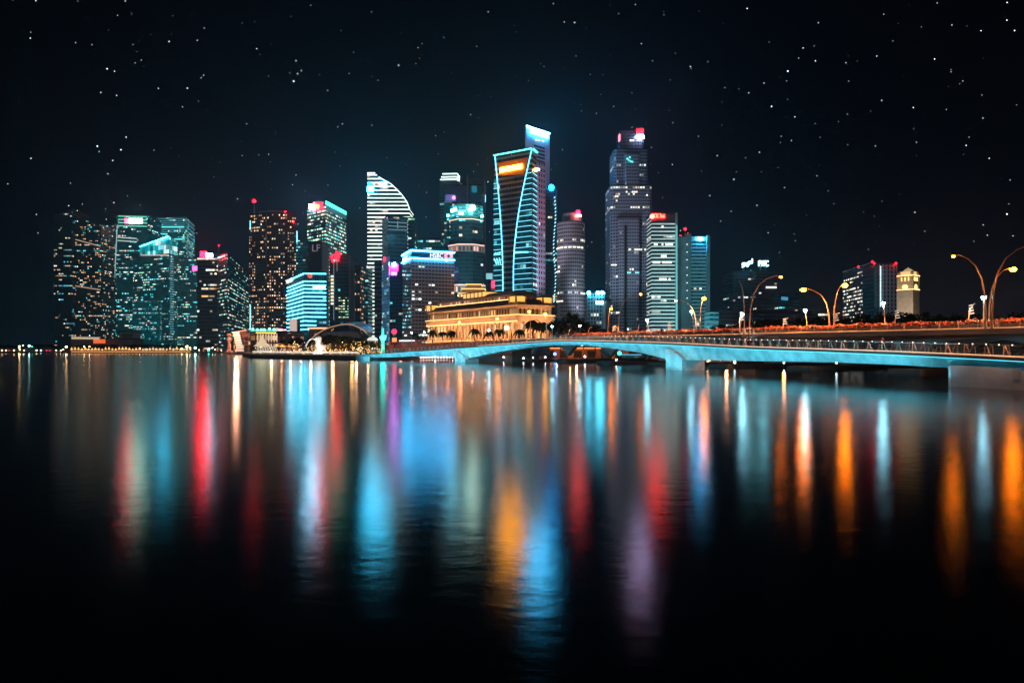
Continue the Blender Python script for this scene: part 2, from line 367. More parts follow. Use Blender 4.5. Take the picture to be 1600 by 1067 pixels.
t11, p11, _ = tower('dim tower behind the cyan banded office with a faint two letter sign', flat(480.5,503,378.5,790,30), plain('maroon_panel', (.035,.02,.032), .7), 3, 4)
text_part('lettering', 'LF', W(488,393,789), W(500,393,789), 8, glow('dim_letters', (.5,.4,.45), .35), t11)
t12, p12, _ = tower('dark tower with a glowing red heart shaped sign near its top', flat(515,545,399,740,30), f_dark, 2.8, 4)
hb = MB(); hx, hz = W(524.5,402,738).x, W(524.5,402,738).z
hb.tube([(hx-3,738,hz-5),(hx-4.5,738,hz+1),(hx-1,738,hz+3),(hx-.5,738,hz-3)], 1.2, 6); hb.tube([(hx+.5,738,hz-2),(hx+1,738,hz+6),(hx+4,738,hz+5),(hx+2,738,hz-4)], 1.2, 6)
hb.build('sign', glow('neon_red', (1,.003,.008), 18), t12)
for px, yb in ((521.5,500),(526.5,424)): MB().bar(W(px,408,738.5), W(px,yb,738.5), .5, .5).build('light_strip', glow('grey_strip', (.4,.55,.6), .4), t12)
for k in range(9): MB().bar(W(517,432+k*5.3,738.5), W(521,432+k*5.3,738.5), 1, 2.2).build('light_band', glow('cream_box', (1,.9,.6), 1.2), t12)
panel(t12, p12[0], p12[1], 529, 544.5, 463, 498, facade('green_windows', (.03,.04,.04), (.02,.03,.03), [GRN,(.8,1,.6)], .8, 1.3, .1, .35, .7, .7, dim=(0,.02,.02)), 'window_bay', .8, .9)
t13, p13, z13 = tower('pale grey round topped slab beside the dark tower with the red sign', flat(545.5,551.5,404,720,25), plain('mauve_render', (.16,.15,.18), .8), 3, 4)
MB().tube([(gx(548.5,720),720.2,z13+.4),(gx(548.5,720),744,z13+.4)], gx(551.5,720)-gx(548.5,720)-.2, 14).build('barrel_roof', plain('mauve_render', (.16,.15,.18)), t13)
t14, _, _ = tower('narrow tower with a single column of warm windows beside the curved tower', flat(552,563,416,730,25), f_brn, 3.6, 4.2)
t15, _, _ = tower('low shadowed blue tower between the warm windowed tower and the curved tower', flat(563,575,421,760,25), f_teal2, 3, 4)

# --- cyan banded office
f_oue = facade('slate_office_facade', (.03,.08,.10), (.02,.06,.08), [TEA,CYA,BLU], .1, .7, .05, .2, .8, .1, dim=(.0,.035,.05))
o1, op, oz = tower('office block wrapped in bright cyan light bands with a red round logo', foot3((449,438.5),(475,427),(510,427.5),520), f_oue, 2.6, 3.0, 'office_building', 'office building')
BL = glow('ice_blue_light', (.08,.68,1), 9)
for y in (427.6,439.8,445.6,451.4,457.4,463.6,469.8,476,482.2,488.6,495,501.4,508,514.6):
    yl = H_-(H_-y)*(H_-438.5)/(H_-427)
    band(o1, [(onface(op[0],op[1],449.3,yl,.3), onface(op[0],op[1],475,y,.3)), (onface(op[1],op[2],475,y,.3), onface(op[1],op[2],509.5 if y < 500 else 494,y+.4,.3))], BL, .6, .7)
text_part('lettering', 'OUE', onface(op[0],op[1],449.5,443.5), onface(op[0],op[1],457.5,439.8), 2.9, glow('white_letters', (1,1,1), 3), o1)
MB().tube([onface(op[1],op[2],484.5,431.2,.2), onface(op[1],op[2],484.5,431.2,1.0)], 1.7, 16).build('logo', glow('coral_logo', (1,.06,.05), 1.4), o1)
panel(o1, op[1], op[2], 489.5, 508, 447, 451, glow('white_screen', (.75,.97,1), 5), 'screen', .9, .5)
for k in range(9): MB().bar(onface(op[1],op[2],477+k*3.6,429,.4), onface(op[1],op[2],477+k*3.6,439,.4), .25, .25).build('mullion', STEEL, o1)
# --- curved roof tower with white storey lines
YC = 900
prof = [(574,520),(574,271),(577,269.5),(586,270),(592,277),(600,281.5),(610,287),(620,296),(629,306),(636,316),(640,327),(640,520)]
f_curv = facade('white_lined_facade', (.10,.11,.12), (.02,.035,.04), [WWH,WHT,(1,.85,.6)], .12, .8, .02, .2, .6, .12, line=((.9,1,.88),2.0,.66,.95), dim=(.0,.012,.015))
c1 = empty('office_tower', (gx(606,YC),YC,GZ), 'tall tower with white floor lines and a curving roofline falling to the right', 'tower')
mb = MB(); P = [W(x,y,YC) for x, y in prof]; P[0].z = P[-1].z = GZ; D = 38
FL = 5.05
top0 = gz(271,YC)
mb.face(P, 0, [((p.x-P[0].x)/3.4, (p.z-GZ)/FL) for p in P])
Q = [p+Vector((0,D,0)) for p in P]
mb.face(Q[::-1], 0, [((p.x-P[0].x)/3.4+80, (p.z-GZ)/FL) for p in Q[::-1]])
n = len(P)
for i in (0, n-2):
    a, b = P[i], P[i+1]; mb.face([a, Q[i], Q[i+1], b], 0, [(120,(a.z-GZ)/FL),(131,(a.z-GZ)/FL),(131,(b.z-GZ)/FL),(120,(b.z-GZ)/FL)])
mb.build('facade', f_curv, c1)
rb = MB()
for i in range(1, n-2): rb.face([P[i], P[i+1], Q[i+1], Q[i]])
rb.build('roof', ROOF, c1)
rm = MB()
for i in range(4, n-2): rm.bar(P[i]+Vector((0,-.5,0)), P[i+1]+Vector((0,-.5,0)), 1, 1)
rm.build('roof_edge_light', glow('edge_white', (.8,1,.95), 2.2), c1)
MB().bar(W(574,270.5,YC-1), W(586,270.5,YC-1), 1, 1.2).build('light_band', MATS['edge_white'], c1)
MB().box(gx(574,YC),YC-1.4,gz(300,YC),gx(583.5,YC),YC-.2,gz(293,YC)).build('sign', glow('ice_white_sign', (.012,.6,1), 160), c1)
MB().box(gx(575,YC),YC-1.4,gz(291,YC),gx(581,YC),YC-.2,gz(285,YC)).build('sign', glow('teal_sign', (.02,.7,.7), 4), c1)
MB().box(gx(595,YC),YC-1.4,gz(290,YC),gx(604,YC),YC-.2,gz(285.5,YC)).build('sign', MATS['ice_white_sign'], c1)
MB().bar(W(573.4,415,YC-1), W(573.4,516,YC-1), .9, .9).build('light_strip', glow('white_strip_soft', (.7,.95,1), .9), c1)

# --- dark glass block in front of it
f_gl = facade('blue_glass_facade', (.025,.035,.05), (.015,.025,.04), [TEA,WHT,WWH], .035, 1.1, .04, .15, .9, .02, dim=(.0,.017,.03), line=((.12,.3,.36),.35,.9,1.0))
g1, gp, gzt = tower('dark blue glass tower standing before the curved white lined tower', foot3((597,344.5),(606,338),(637,341),700), f_gl, 3.2, 4.0)
for y in (347,353,358.5): band(g1, [(onface(gp[1],gp[2],606,y,.4), onface(gp[1],gp[2],636.5,y+1.5,.4))], glow('grey_blue_line', (.3,.5,.55), .5), .7, .7)
MB().bar(onface(gp[1],gp[2],621,346,.6), onface(gp[1],gp[2],621,357,.6), .8, .8).build('light_strip', MATS['grey_blue_line'], g1)
g2, gp2, _ = tower('slim glass annex on the right flank of the dark blue glass tower', flat(637.5,648,341,715,24), f_bandt, 3, 4)
b3, _, _ = tower('grey brown slab with ribbed storeys below the curved white lined tower', flat(585,597,412,680,20), facade('ribbed_taupe_facade', (.14,.11,.12), (.02,.02,.025), [WWH,WHT], .03, 1, .02, .45, .95, .0, dim=(.004,.005,.007)), 3, 4.6)
b4, bp4, _ = tower('narrow building with a blue lit lattice front and a red round logo', foot3((596.5,404),(607.5,399),(609,401),620), facade('blue_lattice_facade', (.15,.28,.42), (.01,.03,.06), [CYA,BLU,WHT], .2, 1.0, .12, .14, .88, .05, dim=(.0,.06,.14), line=((.2,.5,.8),.5,.92,1.0)), 2.2, 2.6)
MB().tube([onface(bp4[0],bp4[1],602,405,.3), onface(bp4[0],bp4[1],602,405,1.3)], 2.4, 12).build('logo', glow('ruby_logo', (1,.02,.06), 2), b4)
b5, bp5, _ = tower('dark building with pink and blue lights on its rooftop corner', flat(609,632,411,650,22), f_dark, 2.6, 3.4)
MB().hexa([W(609,424,649.2),W(622,424,649.2),W(622,424,650),W(609,424,650),W(609,416,649.2),W(622,413,649.2),W(622,413,650),W(609,416,650)]).build('sign', glow('magenta_sign', (1,.01,.3), 8), b5)
MB().bar(W(613,414,648), W(618,411,648), 1, 2.4).build('sign', glow('azure_sign', (.15,.4,1), 50), b5)
MB().box(gx(611,650),649,gz(430,650),gx(620,650),649.9,gz(425,650)).build('sign', glow('violet_sign', (.4,.06,1), 14), b5)

# --- bank block with the lit sign band
f_hs = facade('beige_banded_facade', (.36,.30,.30), (.03,.03,.035), [WHT,WWH,(1,1,.8)], .17, 1.8, .12, .5, .92, .04, dim=(.004,.006,.008), gm=.2)
h1, hp, hz1 = tower('beige bank block with a bright cyan framed sign band around its top', foot3((629,399),(643,390.8),(710,394.5),520), f_hs, 2.6, 2.75, 'bank_building', 'bank')
HL = glow('bank_led_light', (.03,.48,1), 50)
for y in (391.5,403.5):
    yl = H_-(H_-y)*(H_-399)/(H_-390.8); yr = H_-(H_-y)*(H_-394.5)/(H_-390.8)
    band(h1, [(onface(hp[0],hp[1],629,yl,.6), onface(hp[0],hp[1],643,y,.6)), (onface(hp[1],hp[2],643,y,.6), onface(hp[1],hp[2],710,yr,.6))], HL, .8, .9)
MB().hexa([onface(hp[1],hp[2],643.2,402.9,.3),onface(hp[1],hp[2],709.8,406,.3),onface(hp[1],hp[2],709.8,406,0),onface(hp[1],hp[2],643.2,402.9,0),onface(hp[1],hp[2],643.2,392.5,.3),onface(hp[1],hp[2],709.8,396,.3),onface(hp[1],hp[2],709.8,396,0),onface(hp[1],hp[2],643.2,392.5,0)]).build('sign_band', plain('sign_band_blue', (.008,.025,.04), .6), h1)
text_part('lettering', 'HSBC', onface(hp[1],hp[2],672,402.6,.7), onface(hp[1],hp[2],692,403.6,.7), 3.6, glow('bright_letters', (1,1,1), 1.6), h1)
hx = []
for k, (xa, xb) in enumerate(((694,700.5),(700.5,707))):
    a, b = onface(hp[1],hp[2],xa,403.6,.8), onface(hp[1],hp[2],xb,403.9,.8); u = Vector((0,0,3.3)); m_ = (a+b)/2+u/2
    hm = MB()
    if k == 0: hm.face([a, m_, a+u]); hm.face([a+u*1.0, m_, b+u]); hm.face([a, b, m_])
    else: hm.face([b, b+u, m_]); hm.face([a+u, m_, b+u]); hm.face([a, b, m_])
    mm = hm.build('logo', glow('rose_logo', (1,.2,.25), 2.6), h1)
text_part('lettering', 'HSBC', onface(hp[0],hp[1],631,409.3,.9), onface(hp[0],hp[1],638.5,405.7,.9), 3.0, MATS['bright_letters'], h1)
side = panel(h1, hp[0], hp[1], 629.5, 642.6, 412, 515, facade('blue_side_windows', (.10,.12,.14), (.02,.03,.04), [CYA,BLU,WHT,TEA], .4, 1.1, .1, .4, .9, .05, dim=(.0,.03,.045)), 'side_facade', .3, .3)
b6, _, _ = tower('dim stepped block rising behind the bank with the lit sign band', flat(652,688,374,760,40), f_teal2, 3.2, 4)
b7, _, _ = tower('lower shadowy block behind the right end of the bank roof', flat(676,706,385,700,40), f_dark, 3.2, 4)

# --- stepped tower cluster
f_rp = facade('charcoal_tower_facade', (.05,.05,.065), (.02,.025,.03), [WHT,WWH,TEA], .05, 1.2, .1, .3, .8, .02, dim=(.001,.008,.012))
r1, rp, _ = tower('dark tower crowned by three stepped white light lines', foot3((687,286),(716,284),(723,289),900), f_rp, 3, 4)
WL = glow('crown_white', (.75,1,1), 4)
for i, (xa, xb, y) in enumerate(((691.5,714.5,272),(689.5,714,276.8),(687.5,714,281))):
    MB().box(gx(xa,902),902+i,gz(y+4,902),gx(xb,902),925,gz(y,902)).build('crown_step', DARK, r1)
    MB().bar(W(xa,y,901-i), W(xb,y-.4,901-i), .6, .9).build('light_band', WL, r1)
    MB().bar(W(xb,y-.4,901-i), W(xb+4,y+5.5-i,925), .6, .9).build('light_band', WL, r1)
r2, rp2, _ = tower('grey teal slab with a tall fin and a plain lit upper wall', flat(694,752,290,760,35), plain('teal_render', (.12,.22,.26), .7, var=.3, scale=.04), 3, 4)
walls([Vector((gx(694,759),759)),Vector((gx(752,759),759)),Vector((gx(752,759),759.8)),Vector((gx(694,759),759.8))], GZ, gz(316,759), f_teal2, r2, 3, 4, name='lower_facade', roof=False)
MB().box(gx(729.5,758),757.5,gz(330,758),gx(731.8,758),760,gz(274,758)).build('fin', CONC, r2)
MB().box(gx(732,790),790,gz(300,790),gx(757,790),800,gz(279,790)).build('plant_room', plain('mauve_render',(.16,.15,.18)), r2)
MB().box(gx(752.2,758),759,GZ,gx(757.5,758),785,gz(281,758)).build('side_wing', plain('mauve_render',(.16,.15,.18)), r2)
MB().bar(W(758.5,305,756), W(758.5,316,756), .8, .8).build('light_strip', MATS['blue_strip'], r2)
MB().box(gx(696,758),757.8,gz(314,758),gx(712,758),758.6,gz(304.5,758)).build('sign', glow('lilac_panel', (.2,.25,.8), .45), r2)
MB().ball(W(709,309,756), 1.7, 10).build('lamp', glow('purple_lamp', (.75,.15,1), 6), r2)
MB().box(gx(737,758),758.0,gz(301,758),gx(745,758),758.7,gz(290.5,758)).build('screen', glow('sea_screen', (.0,.25,.35), .6), r2)
def octa(px, Y, rx, ry=None):
    ry = ry or rx; cx = gx(px, Y)
    return [Vector((cx+rx*math.cos(math.pi/8+k*math.pi/4+math.pi), Y+ry+ry*math.sin(math.pi/8+k*math.pi/4+math.pi))) for k in range(8)]
Y3 = 640; rr = gx(829,Y3)-gx(800,Y3)
r3 = empty('office_tower', (gx(727.5,Y3),Y3,GZ), 'eight sided dark glass tower with a turquoise lit top and pink lit ledges', 'tower')
f_oct = facade('octagon_glass_facade', (.02,.04,.05), (.015,.03,.04), [WHT,WWH,TEA], .045, 1.5, .05, .2, .8, .05, dim=(.0,.018,.026))
f_oct2 = facade('turquoise_top_facade', (.03,.14,.15), (.02,.12,.13), [TEA,CYA,(.2,1,.9)], .5, 1.1, .05, .3, .8, .3, dim=(.0,.2,.21), line=((.0,.8,.75),.5,.85,1.0))
walls(octa(727.5,Y3,rr*1.05), gz(500,Y3), gz(445,Y3), f_oct, r3, 3, 3.6, name='facade')
walls(octa(727.5,Y3,rr*1.0), gz(445,Y3), gz(393,Y3), f_oct, r3, 3, 3.6, name='facade')
walls(octa(727.5,Y3+1,rr*.96), gz(382,Y3), gz(340,Y3), f_oct, r3, 3, 3.6, name='facade')
walls(octa(727.5,Y3+1,rr*.98), gz(337,Y3), gz(319,Y3), f_oct2, r3, 3, 3.0, name='lit_storeys')
PK = facade('pink_arcade', (.42,.30,.28), (.05,.03,.03), [(1,.6,.5),(1,.5,.35)], .6, 1.0, .2, .1, .75, .6, dim=(.10,.05,.045))
PKE = glow('pink_cornice_light', (1,.55,.45), 1.3)
for ya, yb_, k in ((393,382,1.06),(457,445,1.12)):
    pts = octa(727.5,Y3-2,rr*k); walls(pts, gz(ya,Y3), gz(yb_,Y3), PK, r3, 3.2, gz(yb_,Y3)-gz(ya,Y3)+.01, name='ledge_storey')
    for i in (0,1,2,7): band(r3, [((pts[i].x,pts[i].y-.3,gz(yb_,Y3)), (pts[(i+1)%8].x,pts[(i+1)%8].y-.3,gz(yb_,Y3)))], PKE, .9, .9)
pts = octa(727.5,Y3-.5,rr*1.0)
for i in (7,0,1,2): band(r3, [((pts[i].x,pts[i].y-.2,gz(342,Y3)), (pts[(i+1)%8].x,pts[(i+1)%8].y-.2,gz(342,Y3)))], glow('peach_line', (1,.6,.35), 1.2), .7, .8)
MB().ball(W(738.5,325,Y3-3), 2.6, 12, sz=.9).build('lamp', glow('warm_white_flood', (.8,1,.75), 60), r3)
MB().ball(W(733.5,328.5,Y3-3), 1.6, 12).build('lamp', glow('aqua_flood', (.05,.8,1), 50), r3)
MB().bar(W(705,330,Y3-1), W(713,326.5,Y3-3), 1, 2.4).build('sign', glow('white_aqua_sign', (.25,.9,1), 40), r3)
MB().bar(W(716.5,333,Y3-3), W(724,334,Y3-3), 1, 3).build('sign', glow('jade_sign', (.5,1,.85), 3), r3)
MB().ball(W(700,337,Y3), 1.3, 8).build('lamp', MATS['aqua_flood'], r3); MB().ball(W(753,338,Y3), 1.3, 8).build('lamp', MATS['aqua_flood'], r3)
# small rooftop pavilion lit amber in front of it
s1 = empty('rooftop_pavilion', (gx(738,520),520,GZ), 'amber lit stepped pavilion below the eight sided tower', 'pavilion')
AMB = glow('amber_cove', (1,.5,.12), 2.2)
for (xa, xb, yt, yb_) in ((716,762,459,500),(722,757,452,459),(729,752,445,452)):
    MB().box(gx(xa,520),520,gz(yb_,520),gx(xb,520),535,gz(yt,520)).build('tier', plain('rose_stone', (.36,.25,.21), .8), s1)
    MB().box(gx(xa,520)-.4,519,gz(yt,520)+.05,gx(xb,520)+.4,536,gz(yt,520)+.55).build('cornice', AMB, s1)
for k in range(9): MB().ball(W(716+k*5.4, 462, 519), .5, 8).build('lamp', glow('amber_dot', (1,.7,.3), 6), s1)
s2 = empty('billboard', (gx(764,560),560,GZ), 'small pale cyan lit billboard box left of the tower with the orange sign', 'billboard')
MB().box(gx(759.5,560),560,gz(436,560),gx(769.5,560),562,gz(427,560)).build('screen', glow('pale_cyan_screen', (.25,.75,.85), .75), s2)
MB().box(gx(764,560)-.5,561,GZ,gx(764,560)+.5,562.2,gz(436,560)).build('post', DARK, s2)
s3, sp3, _ = tower('narrow pale block with a red lit side beside the tower with the orange sign', flat(767,772.5,442,560,12), plain('pale_block', (.4,.36,.4), .7), 3, 4)
MB().box(gx(768,559),558.6,gz(450,559),gx(773,559),559.8,gz(438,559)).build('sign', glow('rose_neon', (1,.03,.1), 3), s3)

# --- tower with hourglass front, blue bands and orange sign
f_mb = facade('umber_band_facade', (.34,.28,.30), (.02,.018,.02), [WHT,WWH], .012, 1.2, .02, .35, .95, .0, dim=(.003,.004,.006))
m1, mp, mz = tower('tower outlined in cyan light with an hourglass front and glowing orange sign', foot3((772,243.5),(831.5,232.5),(838.5,239),600), f_mb, 3, 4.7)
A, B, D2 = mp[0], mp[1], mp[2]
LB = glow('outline_cyan', (.14,.68,1), 4.2); LT = glow('outline_aqua', (.1,1,.85), 3.2)
def curve_l(y):   # hourglass edges in the photo
    t = (y-243)/(452-243); return 774+12.5*math.sin(min(1, t*1.05)*math.pi/2)
def curve_r(y):
    t = (y-235)/(452-235); return 831.5-28.5*math.sin(min(1, t*1.12)*math.pi/2)**1.0
ysl = [244+k*(455-244)/24 for k in range(25)]
lb = MB(); lb.tube([onface(A,B,curve_l(y),y,.9) for y in ysl], .36, 6); lb.build('outline_light', LB, m1)
lb = MB(); lb.tube([onface(A,B,curve_r(y),y,.9) for y in [234+k*(455-234)/24 for k in range(25)]], .36, 6); lb.build('outline_light', LB, m1)
MB().bar(onface(A,B,772,243.6,.9), onface(A,B,831.5,232.6,.9), .8, .9).build('outline_light', LT, m1)
MB().bar(onface(B,D2,832,233,.9), onface(B,D2,838.4,239,.9), .8, 1.3).build('outline_light', LT, m1)
def yrow(y, px): # rows of constant height on the front face
    t = (px-772)/(831.5-772); return H_-(H_-y)*((H_-243.5)/(H_-232.5))**(1-t)
LB2 = glow('band_blue', (.2,.75,1), 1.5)
DKT = facade('teal_wing_windows', (.02,.05,.07), (.01,.04,.055), [CYA,TEA], .12, .7, .04, .15, .9, .05, dim=(.0,.035,.05))
for i in range(23):
    y = 270+i*8.25
    if y > 262: MB().bar(onface(A,B,curve_r(y)+.5,yrow(y,curve_r(y)),.7), onface(A,B,831.3,y,.7), .7, .42).build('light_band', LB2, m1)
    MB().bar(onface(B,D2,831.6,y,.7), onface(B,D2,838.3,H_-(H_-y)*(H_-239)/(H_-232.5),.7), .7, .42).build('light_band', LB2, m1)
    if i > 0: MB().bar(onface(A,B,771.8,yrow(y,772),.7), onface(A,B,curve_l(y)-.4,yrow(y,curve_l(y)),.7), .7, .4).build('light_band', LB2, m1)
for side_, fn, x_edge, y_s in (('r', curve_r, 831.4, 268), ('l', curve_l, 771.9, 278)):
    wb = MB(); N = 22
    for k in range(N):
        ya, yb_ = y_s+k*(455-y_s)/N, y_s+(k+1)*(455-y_s)/N
        q = [onface(A,B,fn(yb_),yb_,.35), onface(A,B,x_edge,yb_,.35), onface(A,B,x_edge,ya,.35), onface(A,B,fn(ya),ya,.35)]
        if side_ == 'l': q = q[::-1]
        wb.face(q, 0, [((p.x-A.x)/2.6, p.z/4.65) for p in q])
    wb.build('wing_glass', DKT, m1)
q = [onface(A,B,x,y,.45) for x, y in ((784,275),(819,273),(826,246),(776.5,255))]
MB().face(q).build('sign_backing', glow('deep_orange_backing', (1,.16,.005), .22, (.12,.05,.02)), m1)
q = [onface(A,B,x,y,1.4) for x, y in ((782.5,270),(817,263.6),(817,257),(782.5,263.3))]; w_ = [p+Vector((0,.6,0)) for p in q]
MB().hexa([q[0],q[1],w_[1],w_[0],q[3],q[2],w_[2],w_[3]]).build('sign', glow('orange_sign_face', (1,.35,.012), 90), m1)
text_part('lettering', 'Maybank', onface(A,B,790,267.2,1.45), onface(A,B,812,263.2,1.45), 2.4, plain('sign_letters_dark', (.1,.07,.05)), m1, .2)
MB().ball(onface(B,D2,834,266,2.0), 1.6, 10).build('lamp', glow('yellow_lamp', (1,.6,.05), 30), m1)
MB().ball(onface(B,D2,837.4,265.5,2.5), 1.1, 10).build('lamp', glow('cream_lamp', (1,1,.8), 8), m1)
MB().bar(onface(A,B,805,394.5,1.2), onface(A,B,826,394.2,1.2), .7, 1.0).build('light_band', glow('spring_blue', (.1,.8,1), 5), m1)
for (x0,y0,x1,y1) in ((773,398,776,395),(776,398,780,395),(780,398,783,394),(773,404,777,413),(777,404,780,413),(781,403,783,413)):
    MB().bar(onface(A,B,x0,y0,1), onface(A,B,x1,y1,1), .5, .6).build('neon_stroke', LB, m1)

# --- tallest slab with the white sign
f_or = facade('mauve_slab_facade', (.42,.34,.42), (.03,.03,.045), [WHT,TEA], .04, 1.2, .16, .3, .8, .0, dim=(.004,.007,.012), gm=.2)
mauve = plain('mauve_cladding', (.40,.34,.44), .6, scale=.05)
w1, wp, wz = tower('tallest mauve slab tower with a slanted white sign along its roof', foot3((820.5,197.5),(822,197),(859,209.5),850), mauve, 3, 4)
A, B = wp[1], wp[2]
walls([Vector(onface(A,B,834,300,.3)[:2]), Vector(onface(A,B,851,300,.3)[:2]), Vector(onface(A,B,851,300,-1)[:2]), Vector(onface(A,B,834,300,-1)[:2])], gz(260,850), gz(222,850), facade('mauve_louvres', (.36,.3,.38), (.02,.02,.03), [WHT,TEA], .06, 1.5, .0, .35, .8, .0, dim=(.002,.004,.006)), w1, 3, 4.4, name='louvre_wall', roof=False)
MB().bar(onface(A,B,822,197.4,1), onface(A,B,858,209.3,1), 1, 1.3).build('light_band', glow('roofline_white', (.3,.85,1), 30), w1)
MB().bar(onface(A,B,827.5,206,1.5), onface(A,B,855,215,1.5), 1, 3.6).build('sign', glow('roof_sign_white', (.012,.5,1), 150), w1)
for px, py in ((837,219),(842,220),(848,221)): MB().ball(onface(A,B,px,py,1), .7, 8).build('lamp', WHITE_L, w1)
w2, wp2, _ = tower('lower lavender slab with two columns of square windows', foot3((837,256),(841,254),(852,257.5),780), facade('lavender_punched_facade', (.52,.48,.64), (.015,.015,.025), [WHT,TEA], .02, 1, .27, .22, .72, .0, dim=(.002,.003,.006), gm=.1), 4.0, 6.2)
w3, wp3, _ = tower('dark tower with an azure light at its top and a line of blue lamps', flat(852,871,298,830,30), f_dark, 3, 4)
MB().ball(W(861.5,293.5,829), 3.2, 12, sz=1.2).build('lamp', glow('azure_flood', (.003,.34,1), 45), w3)
bl = [(866.5,310+k*5.6) for k in range(30)]
for k, (x, y) in enumerate(bl):
    xx = x+1.5*math.sin(k*.35); MB().bar(W(xx-.8,y,828), W(xx+1.0,y-2.4,828), .8, 1.0).build('lamp', glow('ice_dash', (.3,.8,1), 2.0), w3)
# --- round tower
def ring(px, Y, r, n=20): cx = gx(px, Y); return [Vector((cx+r*math.cos(2*math.pi*k/n-math.pi/2), Y+r+r*math.sin(2*math.pi*k/n-math.pi/2))) for k in range(n)]
f_cyl = facade('grey_round_facade', (.28,.26,.28), (.02,.02,.028), [WWH,WHT,(1,1,.75)], .03, 1.6, .14, .3, .82, .1, dim=(.004,.006,.009), gm=.2)
y1_ = empty('office_tower', (gx(894,780),780,GZ), 'round grey tower with a red beacon and a small white roof sign', 'tower')
rc = gx(822.3,780)
walls(ring(894,780,rc), GZ, gz(346,780), f_cyl, y1_, 2.6, 4.3, name='facade')
walls(ring(896,784,rc*.72), gz(346,784), gz(333,784), plain('grey_drum', (.2,.19,.2)), y1_, 2.6, 4.3, name='crown_drum')
MB().box(gx(899,781),780,gz(339,781),gx(908,781),781.5,gz(336,781)).build('sign', glow('white_roof_sign', (.9,1,1), 7), y1_)
MB().ball(W(903.5,332,781), 2.6, 12).build('beacon', glow('strong_red', (1,.001,.006), 80), y1_)
for (yy, k0, k1) in ((386,3,13),(423,1,7),(470,1,8),(458,12,19)):
    pr = ring(894,779.6,rc+.4)
    for k in range(k0, k1):
        i = (k-10) % 20; a, b = pr[i], pr[(i+1) % 20]
        if a.y < 780+rc: MB().bar((a.x*.85+b.x*.15,a.y*.85+b.y*.15,gz(yy,780)), (a.x*.15+b.x*.85,a.y*.15+b.y*.85,gz(yy,780)), .6, 1.5).build('lit_window', glow('lit_cream', (1,.95,.75), 1.7), y1_)
x1_, xp, _ = tower('small white gridded block with cyan roof lamps behind the dark trees', flat(918,945,459,560,20), facade('white_grid_facade', (.6,.65,.7), (.02,.03,.04), [WWH,WHT], .12, 1.2, .22, .15, .8, .03, dim=(.002,.01,.016), gm=.2), 2.2, 3.2, 'office_building', 'office building')
for px in (920,934,941): MB().ball(W(px,457.5,559), 1.5, 10).build('lamp', glow('cyan_roof_lamp', (.06,.7,1), 60), x1_)
MB().bar(W(931,458,559), W(945,458,559), 1, 1.2).build('light_band', glow('blue_roof_line', (.05,.5,1), 18), x1_)
x2_, _, _ = tower('pale low block right of the small gridded block, half behind lamps', flat(946,954,470,540,15), plain('pale_render', (.35,.36,.4)), 3, 3.5, 'office_building', 'office building')
MB().bar(W(931,473,539), W(943,473,539), 1, 2.6).build('sign', glow('cyan_white_sign', (.5,.95,1), 5), x2_)

# --- stepped octagonal tower
f_uob = facade('lavender_grid_facade', (.34,.38,.48), (.012,.015,.025), [WHT,WWH,(1,.9,.7)], .035, 1.5, .2, .28, .78, .05, dim=(.002,.004,.008), gm=.2, cl=.35)
u1 = empty('office_tower', (gx(986,850),850,GZ), 'tall stepped lavender tower with a red emblem at its top right corner', 'tower')
def chamf(xa, xb, Y, ch, D=40):
    a, b = gx(xa, Y), gx(xb, Y); c = ch*.3
    return [Vector((a+c,Y)),Vector((b-c,Y)),Vector((b,Y+c)),Vector((b,Y+D-c)),Vector((b-c,Y+D)),Vector((a+c,Y+D)),Vector((a,Y+D-c)),Vector((a,Y+c))]
walls(chamf(954,1019,850,10,50), GZ, gz(290,850), f_uob, u1, 3.1, 4.1, name='facade')
walls(chamf(959.5,1013,855,9,42), gz(290,850), gz(234,855), f_uob, u1, 3.1, 4.1, name='facade')
walls(chamf(968.5,1006,860,7,30), gz(234,855), gz(205,860), facade('dusky_grid_facade', (.10,.10,.13), (.012,.015,.02), [WHT], .01, 1, .2, .28, .78, .0, dim=(.001,.002,.004)), u1, 3.1, 4.1, name='facade')
walls(chamf(966,1000,843,5,20), GZ, gz(341,843), f_uob, u1, 3.1, 4.1, name='bay_facade')
walls(chamf(977,1000,850,4,20), gz(290,850), gz(240,850), f_uob, u1, 3.1, 4.1, name='bay_facade')
DKS = plain('painted_shade', (.02,.02,.025), .9)  # dark colour standing in for shade inside openings
MB().box(gx(975.5,842),841.4,GZ,gx(979,842),842.8,gz(352,842)).build('recess_shade', DKS, u1)  # dark strip on the wall, painted as the shade of a notch
RE = glow('red_emblem', (1,.004,.01), 22); YE = 858
em = MB(); em.bar(W(995,205,YE), W(1005,205,YE), .8, .9)
for k in range(4): em.bar(W(996.4+k*2.4,201.5,YE), W(996.4+k*2.4+(k-1.5)*.5,210.5,YE), .8, .9)
em.bar(W(996,209,YE), W(1004,209,YE), .8, .8)
em.build('emblem', RE, u1)
MB().box(gx(994,YE+1),YE+.6,gz(211.5,YE),gx(1006,YE),YE+1.6,gz(200.5,YE)).build('emblem_board', glow('emblem_board_red', (1,.004,.006), .7), u1)
MB().box(gx(994.5,YE),YE-.5,gz(216.5,YE),gx(1006,YE),YE+.8,gz(212.3,YE)).build('sign', glow('emblem_white', (.5,.55,1), 110), u1)
MB().box(gx(968,YE),YE+1,gz(219,YE),gx(969.4,YE),YE+9,gz(209,YE)).build('sign', glow('side_emblem', (1,.25,.35), 2.5), u1)
for px in (985.5,989.3): MB().ball(W(px,219.5,857), .9, 8).build('lamp', WHITE_L, u1)
